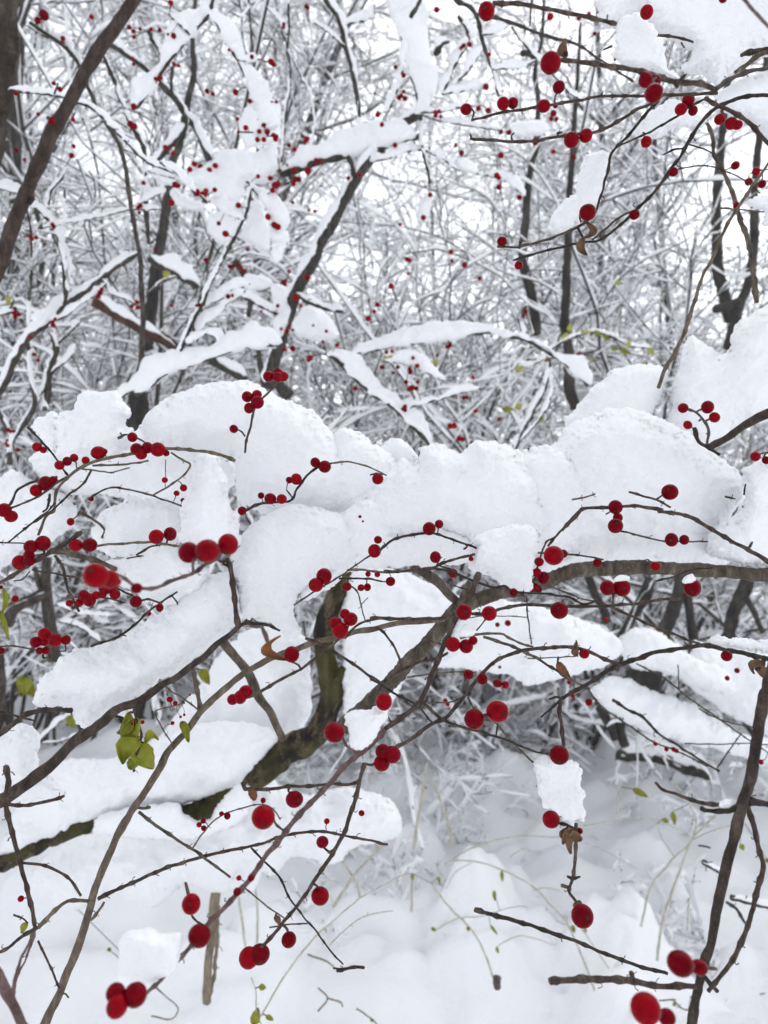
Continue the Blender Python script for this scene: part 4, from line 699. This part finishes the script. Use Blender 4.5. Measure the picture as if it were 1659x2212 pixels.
LOOSE = ('1: 190,65,18 163,88,12 395,72,9 738,12,10 558,118,9 575,135,8 578,160,7 605,125,7 653,127,8 690,130,8 725,148,5 750,155,10 1088,245,8 1172,268,12 1182,278,9 1018,398,11 1080,437,9 1194,440,6 895,393,9 920,405,8 578,460,11 563,536,12 580,545,12 1025,513,7 1062,552,10 1030,570,6 1140,543,10 1120,568,9 1155,570,10 1112,603,9 1140,603,9 1190,600,10 1248,628,8 1272,645,9 1325,600,10 1318,612,8 1325,28,9 1332,35,6 315,516,8 318,632,8 310,672,10 70,403,9 165,493,7 820,732,10 840,708,10 866,720,11 905,735,10 930,715,10 757,798,11 770,802,9 740,875,13 828,808,9 850,832,14 880,840,13 890,825,10 928,820,9 620,790,8 1115,762,8 1168,770,10 1190,800,14 1178,822,10 1200,795,12 1212,735,5 1155,717,6 1270,735,10 1275,775,12 1290,775,11 1268,795,9 1318,697,9 1330,738,13 1365,692,9 1378,697,9 1158,937,11 1185,972,12 1200,980,12 1030,887,11 945,965,8 975,1010,12 670,1080,6 1335,908,6 1360,912,7 1632,495,10 1650,538,9 1620,403,5 1240,713,5 990,215,6 1265,875,6 1070,1078,6 70,648,7 105,690,6 '
    '2: 228,42,11 718,72,12 843,77,10 885,63,10 910,145,7 85,325,9 85,395,7 65,422,9 90,425,10 75,412,7 440,375,11 408,468,10 450,478,11 732,490,12 722,512,9 745,514,9 505,570,9 540,572,10 655,610,14 335,660,10 310,628,7 505,670,11 487,758,11 497,768,8 497,808,11 818,680,11 732,655,9 585,853,10 200,842,9 170,940,10 70,970,7 48,627,9 290,1088,10 455,235,7 50,290,8 '
    '3: 890,18,9 1058,65,8 1248,65,7 1328,92,12 1278,180,12 862,212,8 850,214,6 1215,315,6 1240,325,8 1250,300,6 1265,320,6 1228,402,9 1265,400,11 1340,440,11 1333,450,8 1353,300,5 1410,325,7 1455,385,8 1395,370,6 1630,210,9 1617,240,8 1590,270,11 1650,480,9 1535,572,9 740,215,6 1128,240,6 1200,215,7 1300,215,7 150,425,7 165,450,7 700,720,0.1 '
    '4: 100,14,9 112,18,8 30,130,11 105,77,6 348,37,11 413,97,8 293,20,7 10,415,8 35,412,7 285,385,9 272,392,7 60,480,8 125,440,7 95,545,9 120,570,12 108,576,9 140,572,9 145,545,7 40,505,6 385,525,7 345,612,8 358,612,7 285,735,11 303,733,11 325,788,11 340,792,9 380,808,9 395,670,8 497,705,8 230,430,6 840,430,10 '
    '6: 490,740,17 525,747,14 490,487,9 535,480,12 800,735,9 885,822,13 815,795,8 960,465,8 990,655,6 1172,1002,8 1220,1025,8 1252,1026,9 1264,1032,8 1628,1080,10 470,655,8 500,670,6 265,815,9 275,830,8 1525,685,10 1483,718,9')
def loose_berries(L):
    """small berries of the branches further back: each goes to the nearest of those branches"""
    q = 0; E = [e for e in L if e.name in ('branch', 'sapling')]; cnt = {}
    for tok in LOOSE.split():
        if tok[-1] == ':': q = int(tok[:-1]); continue
        x, y, r = map(float, tok.split(','))
        if r < 1: continue
        X, Y = fx(q, x, y); r *= OFF[q][2] * 1.18
        e = min((e for e in E if cnt.get(e.label, 0) < 95), key=lambda e: e.near(X, Y)[0] + 25 * (e.d < .9) + 12 * max(0, e.d - 1.3) )
        cnt[e.label] = cnt.get(e.label, 0) + 1
        e.berry(X, Y, r)
    for k in range(34):                            # more fruit clusters along the snowy twigs of the upper left and middle
        e = E[int(rng.integers(len(E)))]; Q, dd, W3, rr = e.S[int(rng.integers(len(e.S)))]; i = int(rng.integers(len(Q)))
        if not (20 < Q[i][0] < 1250 and 10 < Q[i][1] < 960): continue
        for j in range(int(rng.integers(2, 5))): e.berry(Q[i][0] + rng.normal(0, 7), Q[i][1] + rng.normal(2, 6), rng.uniform(3.6, 5.6))
def ground_weeds():
    def W(label, d, strokes, leaves=(), col='be'): Plant('weed_plant', label, 'weed', d, col).build(strokes, '', leaves)
    W('flat brown dead weed stalk standing in the snow at the lower left', 1.15, ['w42-38 k0 7: 950,345 940,450 930,520 912,700 895,1010', 'w16 7: 945,600 935,760 925,900 905,990'], col='st')
    W('long bent beige stem arching out of the snow beside a small green leaf', .8, ['w12-8 k.0 7: 1130,1070 1200,945 1270,842 1350,742 1440,660 1560,560 1659,505 @8 60,470 110,455', 'w8-6 7: 1425,765 1500,690 1580,640 1680,620 @8 40,618', 'w8 7: 1085,905 1105,960 1110,1060 1140,1130'], ['leafg 7: 1120,945 1148,950 w30', 'leafg 7: 1095,1110 1105,1075 1115,1035 w44', 'leafg 7: 1150,1070 1180,1090 w24'])
    W('loose fan of pale stems arching over the snow in the lower middle', 1.7, ['w12-9 k0 8: 910,960 870,850 800,690 720,590 640,510 520,445 400,405 300,398', 'w10-8 k0 8: 262,415 380,345 500,308 620,293 760,300', 'w13 k0 8: 480,925 430,790 370,690 280,600 205,498', 'w8 k0 8: 860,250 1000,225 1140,215 1240,250 1330,300', 'w7 k0 8: 870,325 960,360 1100,440', 'w8 k0 8: 970,865 900,760 850,690', 'w7 k0 8: 220,700 320,650 420,640 560,600 620,600', 'w6 k0 8: 270,520 310,450 380,410', 'w6 k0 8: 640,530 700,518 760,530', 'w7 k0 8: 540,390 600,350 670,375', 'w7 k0 8: 520,750 600,725 740,765'], ['leafg 8: 508,445 512,490 w16', 'leafg 8: 475,530 480,575 w16', 'leafg 8: 360,685 368,705 w16', 'leafg 8: 485,775 495,800 w14', 'leafg 8: 815,680 822,712 w18', 'leafg 8: 868,690 872,712 w12', 'leafg 8: 120,455 125,485 w16', 'leafg 8: 235,470 240,495 w14', 'leafg 8: 205,690 225,705 w16', 'leafg 8: 460,680 490,720 w12'])
    W('pair of tall pale grass stems leaning together left of the withered bloom', 1.9, ['w20-16 k0 8: 128,350 150,200 165,100 185,-20', 'w18-12 k0 8: 292,330 275,230 240,130 195,20', 'w16 k0 8: 118,620 120,520 122,460', 'w14 k0 7: 1060,770 1045,660 1032,560', 'w14 k0 7: 1110,760 1112,640 1100,490', 'w14 k0 7: 1555,560 1540,500 1500,430 1460,380', 'w20 k0 7: 1440,600 1540,450 1659,330'])
    W('tall forked pale grass stems at the lower right left of the thick stem', 1.5, ['w17-11 k0 8: 1180,830 1200,680 1250,520 1320,330 1375,260 1430,205', 'w14-10 k0 8: 1110,685 1150,520 1200,450 1260,380 1330,320', 'w10 k0 8: 1335,300 1345,220 1300,120 1240,60', 'w10 k0 8: 1010,200 1015,100 1020,50', 'w9 k0 8: 1330,310 1450,260 1560,240', 'w9 k0 8: 1310,700 1315,600 1318,560', 'w8 k0 8: 1250,380 1200,300 1180,240'], ['leafg 8: 1075,90 1140,125 w30', 'leafg 8: 1205,220 1230,235 w20', 'leafg 8: 1245,190 1258,245 w24', 'leafg 8: 1540,330 1555,355 w24', 'leafg 8: 1650,390 1659,410 w20'])
    W('small bare weed twigs sticking out of the snow at the bottom', 1.3, ['w8 k0 7: 1375,1050 1415,995 1375,950', 'w8 k0 7: 1415,995 1470,1010 1480,1030', 'w7 k0 7: 655,1072 740,1085 770,1040 720,990', 'w8 k0 7: 1330,805 1410,835 1450,870', 'w7 k0 7: 1540,1040 1600,1080 1640,1120', 'w7 8: 1250,1000 1290,1040 1360,1050', 'w7 8: 1190,1005 1260,1000'], ['leafg 7: 240,515 260,505 w16', 'leafg 7: 465,780 480,790 w18', 'leafg 7: 1600,1085 1615,1095 w14', 'leafg 8: 1250,1015 1260,1030 w14', 'leafg 8: 1325,985 1335,995 w12'], col='st')
    W('short dark stub poking from a hollow in the snow at the bottom', 1.5, ['w40 k0 8: 490,905 490,925 488,945'], col='tr')
# ------------------------------------------------------------------ ground and the wood behind
def mound(x, y): return .36 * np.exp(-((x + 1.3) / 1.0) ** 2 - ((y - 2.7) / 1.1) ** 2) + .14 * np.exp(-((x - .4) / 1.8) ** 2 - ((y - 3.6) / 1.2) ** 2)
def ground():
    nx, ny = 420, 430
    u = np.linspace(-1, 1, nx); X = np.sinh(u * 5.2) / math.sinh(5.2) * 160
    Y = np.concatenate([[-60, -20, -6, -1.5, 0.2], np.geomspace(1.0, 180, ny - 5)])
    gx, gy = np.meshgrid(X, Y); P = np.stack([gx.ravel(), gy.ravel(), 0 * gx.ravel()], 1)
    far = np.clip((P[:, 1] - 6) / 30, 0, 1)
    h = .16 * fbm(P / 2.6, 3, 3) + .10 * fbm(P / .55, 3, 9) + .085 * np.abs(fbm(P / .26, 2, 21)) + .014 * vnoise(P / .07, 31)
    h = h * np.clip((P[:, 1] + 2) / 3, .2, 1) + mound(P[:, 0], P[:, 1]) + far * .02 * np.maximum(P[:, 1] - 6, 0) + .5 * far * fbm(P / 14, 2, 5)
    lr = np.random.default_rng(4)                  # snow covered tussocks and clods under the bush
    near = np.nonzero((P[:, 1] > 1) & (P[:, 1] < 7) & (np.abs(P[:, 0]) < 4))[0]; Q = P[near]
    for k in range(150):
        y = lr.uniform(1.7, 5.5); x = lr.uniform(-.62, .62) * y; rr = lr.uniform(.05, .17); hh = rr * lr.uniform(.35, .8); an = lr.uniform(0, 3.14); c, sn_ = math.cos(an), math.sin(an)
        dx, dy = Q[:, 0] - x, Q[:, 1] - y; e = ((dx * c + dy * sn_) / rr) ** 2 + ((dy * c - dx * sn_) / (rr * lr.uniform(.5, 1))) ** 2
        h[near] = np.maximum(h[near], h[near] + hh * np.clip(1 - e, 0, 1) ** .6 * (1 + .25 * vnoise(Q / .05, k)))
    P[:, 2] = h
    i, j = np.meshgrid(np.arange(len(Y) - 1), np.arange(nx - 1), indexing='ij'); a = (i * nx + j).ravel()
    mb = MB(); mb.addq(P, np.stack([a, a + 1, a + nx + 1, a + nx], 1)); o = mb.build('snowy_ground', 'snowground'); o['kind'] = 'structure'
def gz(x, y):
    P = np.array([[x, y, 0.]]); far = min(max((y - 6) / 30, 0), 1)
    return float(mound(x, y) + (.16 * fbm(P / 2.6, 3, 3))[0] + far * .02 * max(y - 6, 0) + .5 * far * fbm(P / 14, 2, 5)[0])

def grow(p, d, L, r, nseg, wob, grav):
    """one shoot: list of points"""
    P = [np.array(p, float)]; d = np.array(d, float); d /= np.linalg.norm(d); st = L / nseg
    for k in range(nseg):
        d = d + rng.normal(0, wob, 3) + np.array([0, 0, grav]); d /= np.linalg.norm(d); P.append(P[-1] + d * st)
    return np.array(P)
def side_dir(t, ang):
    a = rng.normal(0, 1, 3); a = a - t * a.dot(t); a /= np.linalg.norm(a) + 1e-9
    return t * math.cos(ang) + a * math.sin(ang)
def fast_tube(mb, P, r0, r1, sides=4): tube(mb, P, np.linspace(r0, r1, len(P)), sides)
def make_shrub(label, nstem, height, spread, snow_h, sub=(7, 6), twig_r=.0022, group='snow laden shrubs of the thicket'):
    root = thing('snowy_shrub', label, 'shrub', (0, 0, 0), group)
    st, tw, sn = MB(), MB(), MB(); sd = 0
    for k in range(nstem):
        a = rng.uniform(0, 2 * math.pi); lean = rng.uniform(.15, .75) * spread
        d = np.array([math.cos(a) * lean, math.sin(a) * lean, 1.0]); L = height * rng.uniform(.7, 1.15)
        P = grow((rng.normal(0, .12), rng.normal(0, .12), -.1), d, L, 0, 20, .11, -.03 * spread)
        r0 = rng.uniform(.007, .016) * min(1, height / 1.6); r = np.linspace(r0, r0 * .25, len(P)); tube(st, P, r, 6); T = tangents(P)
        ridge(sn, catmull(P[2:], 3), np.repeat(r0 * .6, 1), snow_h * rng.uniform(.8, 1.5), snow_h * .42, sd, .4, PROF5, True, .85, .35); sd += 1
        for m in range(sub[0]):
            i = int(rng.integers(3, len(P) - 1)); dd = side_dir(T[i], rng.uniform(.5, 1.2)); dd[2] += .15
            Q = grow(P[i], dd, L * rng.uniform(.14, .34), 0, 8, .16, -.04)
            fast_tube(tw, Q, twig_r * 1.7, twig_r * .8); ridge(sn, catmull(Q, 3), twig_r, snow_h * rng.uniform(.5, 1.25), snow_h * .36, sd, .45, PROF5, True, .7, .4); sd += 1; TQ = tangents(Q)
            for n in range(sub[1]):
                j = int(rng.integers(1, len(Q) - 1)); de = side_dir(TQ[j], rng.uniform(.5, 1.15))
                S = grow(Q[j], de, L * rng.uniform(.04, .13), 0, 4, .24, -.03)
                fast_tube(tw, S, twig_r, twig_r * .6); ridge(sn, catmull(S, 2), twig_r * .8, snow_h * rng.uniform(.35, .9), snow_h * .28, sd, .45, PROF5, True, .7, .4); sd += 1
    st.build('stem', 'mb', root); tw.build('crown', 'md', root); sn.build('snow_cover', 'snowfar', root)
    return root
def make_tree(label, H, r0, lean, nl, group='bare snowy trees of the wood', snow=.018):
    root = thing('bare_tree', label, 'tree', (0, 0, 0), group); tk, tw, sn = MB(), MB(), MB(); sd = 0
    P = grow((0, 0, -.2), (lean, rng.normal(0, .05), 1), H, 0, 16, .045, .0); r = r0 * (1 - .8 * np.linspace(0, 1, len(P))); r[0] *= 1.35
    tube(tk, catmull(P, 3), np.interp(np.linspace(0, 1, 3 * (len(P) - 1) + 1), np.linspace(0, 1, len(P)), r), 10, .08, int(H * 7)); T = tangents(P)
    for k in range(nl):
        i = int(rng.integers(2, len(P) - 1)); dd = side_dir(T[i], rng.uniform(.6, 1.25)); dd[2] = abs(dd[2]) * .8 + .15
        L = H * rng.uniform(.16, .34); Q = grow(P[i], dd, L, 0, 11, .17, -.012); rr = min(r[i] * .5, .03)
        tube(tw, Q, np.linspace(rr, rr * .25, len(Q)), 5); ridge(sn, Q, rr * .7, snow * rng.uniform(1, 1.9), snow * .6, sd, .4, PROF5, True, .7, .35); sd += 1; TQ = tangents(Q)
        for m in range(7):
            j = int(rng.integers(1, len(Q) - 1)); S = grow(Q[j], side_dir(TQ[j], rng.uniform(.5, 1.1)), L * rng.uniform(.25, .5), 0, 7, .22, -.02)
            tube(tw, S, np.linspace(.0065, .003, len(S)), 4); ridge(sn, S, .006, snow * rng.uniform(.7, 1.4), snow * .45, sd, .4, PROF5, True, .7, .35); sd += 1; TS = tangents(S)
            for n in range(5):
                j2 = int(rng.integers(1, len(S))); U = grow(S[j2 - 1], side_dir(TS[j2 - 1], rng.uniform(.4, 1.1)), L * rng.uniform(.12, .28), 0, 5, .30, -.02)
                tube(tw, U, np.linspace(.0034, .0017, len(U)), 3); ridge(sn, U, .004, snow * rng.uniform(.5, .9), snow * .3, sd, .4, PROF5, True, .7, .35); sd += 1
    tk.build('trunk', 'bgt', root); tw.build('crown', 'bgw', root); sn.build('snow_cover', 'snowfar', root)
    return root
def dup(root, loc, rz, s, label=None):
    r = root.copy(); C.objects.link(r); r.location = loc; r.rotation_euler = (0, 0, rz); r.scale = (s, s, s)
    if label: r['label'] = label
    for ch in list(root.children):
        c = ch.copy(); C.objects.link(c); c.parent = r
    return r
def wood():
    fine = 'bushy shrub with fine twigs caked in snow in the thicket behind the berry branches'
    thick = 'open shrub with long arching snow loaded stems in the thicket behind the berry branches'
    protos = [make_shrub(fine, 9, 2.5, .8, .019, (8, 8)), make_shrub(thick, 6, 2.9, 1.0, .022, (7, 7), .003), make_shrub(fine, 8, 2.2, .9, .018, (9, 8)),
              make_shrub(thick, 6, 3.3, .9, .021, (8, 7), .0028), make_shrub(fine, 7, 3.0, .7, .019, (9, 8))]
    spots = [(-1.8, 3.3), (-.8, 4.0), (.25, 4.5), (1.2, 4.6), (2.2, 3.7), (-2.4, 3.9), (-1.3, 4.5), (.6, 4.9), (1.6, 4.5), (2.5, 4.2),
             (-2.8, 5.2), (-1.7, 5.8), (-.3, 6.2), (1.3, 6.4), (2.7, 5.9), (-3.4, 7.4), (-.9, 8.0), (3.2, 7.6), (.8, 9.4), (-2.8, 9.8)]
    wl = 'wiry shrub of long hair thin dark twigs edged with snow behind the berry branches'
    wp = [make_shrub(wl, 9, 3.3, .5, .012, (14, 7), .0022), make_shrub(wl, 8, 2.9, .6, .014, (14, 7), .0024)]
    for i, (x, y) in enumerate([(-1.4, 3.7), (-.6, 4.2), (.55, 4.7), (-1.9, 4.3), (1.5, 4.5), (2.3, 4.9), (-2.4, 4.8), (0, 5.6), (-1.1, 5.6), (1.1, 5.8)]):
        loc = (x, y, gz(x, y)); rz = rng.uniform(0, 6.28); s = rng.uniform(.9, 1.15)
        if i < 2: r = wp[i]; r.location = loc; r.rotation_euler = (0, 0, rz); r.scale = (s, s, s)
        else: dup(wp[i % 2], loc, rz, s)
    used = set()
    for i, (x, y) in enumerate(spots):
        x += rng.normal(0, .12); y += rng.normal(0, .1); k = [1, 0, 3, 2, 4][i % 5]; loc = (x, y, gz(x, y)); s = rng.uniform(.85, 1.2) * (1 + .035 * max(0, y - 4)); rz = rng.uniform(0, 6.28)
        if k not in used: used.add(k); r = protos[k]; r.location = loc; r.rotation_euler = (0, 0, rz); r.scale = (s, s, s)
        else: dup(protos[k], loc, rz, s)
    tl = 'bare grey tree with snow on every limb among the trees of the wood behind'
    tp = [make_tree(tl, 9, .05, .05, 46), make_tree(tl, 11, .07, -.08, 46), make_tree(tl, 8, .038, .12, 46), make_tree(tl, 12, .09, .02, 50)]
    ts = [(-2.6, 5.8), (-1.3, 7.4), (3.3, 7.2), (-4.2, 8.6), (-1.9, 9.6), (2.6, 9.8), (-6.0, 12), (-3.6, 12.8), (1.5, 13.2), (4.6, 12.4), (-7, 17), (5.6, 18.2)]
    used = set()
    for i, (x, y) in enumerate(ts):
        x += rng.normal(0, .3); y += rng.normal(0, .3); k = i % 4; loc = (x, y, gz(x, y)); s = rng.uniform(.85, 1.15); rz = rng.uniform(0, 6.28)
        if k not in used: used.add(k); r = tp[k]; r.location = loc; r.rotation_euler = (0, 0, rz); r.scale = (s, s, s)
        else: dup(tp[k], loc, rz, s)

def haze():
    me = bpy.data.meshes.new('haze'); V = [(x, y, z) for x in (-170, 170) for y in (-70, 190) for z in (-3, 24)]
    me.from_pydata(V, [], [(0, 1, 3, 2), (4, 6, 7, 5), (0, 4, 5, 1), (2, 3, 7, 6), (0, 2, 6, 4), (1, 5, 7, 3)]); me.update()
    m = bpy.data.materials.new('winter_air'); m.use_nodes = True; t = m.node_tree; t.nodes.clear()
    v = t.nodes.new('ShaderNodeVolumePrincipled'); v.inputs['Color'].default_value = (.97, .98, 1, 1); v.inputs['Density'].default_value = HAZE
    out = t.nodes.new('ShaderNodeOutputMaterial'); t.links.new(v.outputs[0], out.inputs['Volume']); me.materials.append(m)
    o = bpy.data.objects.new('haze', me); C.objects.link(o); o['kind'] = 'stuff'
HAZE = .0045
def low_weeds():
    """knee high stems and seedlings bent under snow on the open ground"""
    lab = 'low tangle of bent weed stems half buried in the ground snow'
    pr = [make_shrub(lab, 8, h, 1.5, .017, (5, 4), .0011, 'low snowy weeds on the ground') for h in (.34, .45, .28)]
    for p in pr: p.name = 'snowy_weed'; p['category'] = 'weed'
    k = 0
    for i in range(24):
        y = rng.uniform(2.9, 4.8) if i % 4 else rng.uniform(2, 2.9); x = rng.uniform(-.15, .62) * y; loc = (x, y, gz(x, y) - .01); s = rng.uniform(.7, 1.3); rz = rng.uniform(0, 6.28)
        if i < 3: r = pr[i]; r.location = loc; r.rotation_euler = (0, 0, rz); r.scale = (s, s, s)
        else: dup(pr[i % 3], loc, rz, s)

def undergrowth():
    lab = 'low snow capped undergrowth with short dark stems on the forest floor'
    pr = [make_shrub(lab, 9, h, 1.1, .020, (6, 5), .0014, 'low undergrowth of the forest floor') for h in (.5, .62)]
    for i in range(26):
        y = rng.uniform(3.3, 5.2); x = rng.uniform(-.2, .55) * y; loc = (x, y, gz(x, y) - .02); s = rng.uniform(.8, 1.25); rz = rng.uniform(0, 6.28)
        if i < 2: r = pr[i]; r.location = loc; r.rotation_euler = (0, 0, rz); r.scale = (s, s, s)
        else: dup(pr[i % 2], loc, rz, s)

ground()
near_snow()
near_bush()
MID = mid_bush()
loose_berries(MID)
ground_weeds()
wood()
low_weeds()
undergrowth()
haze()
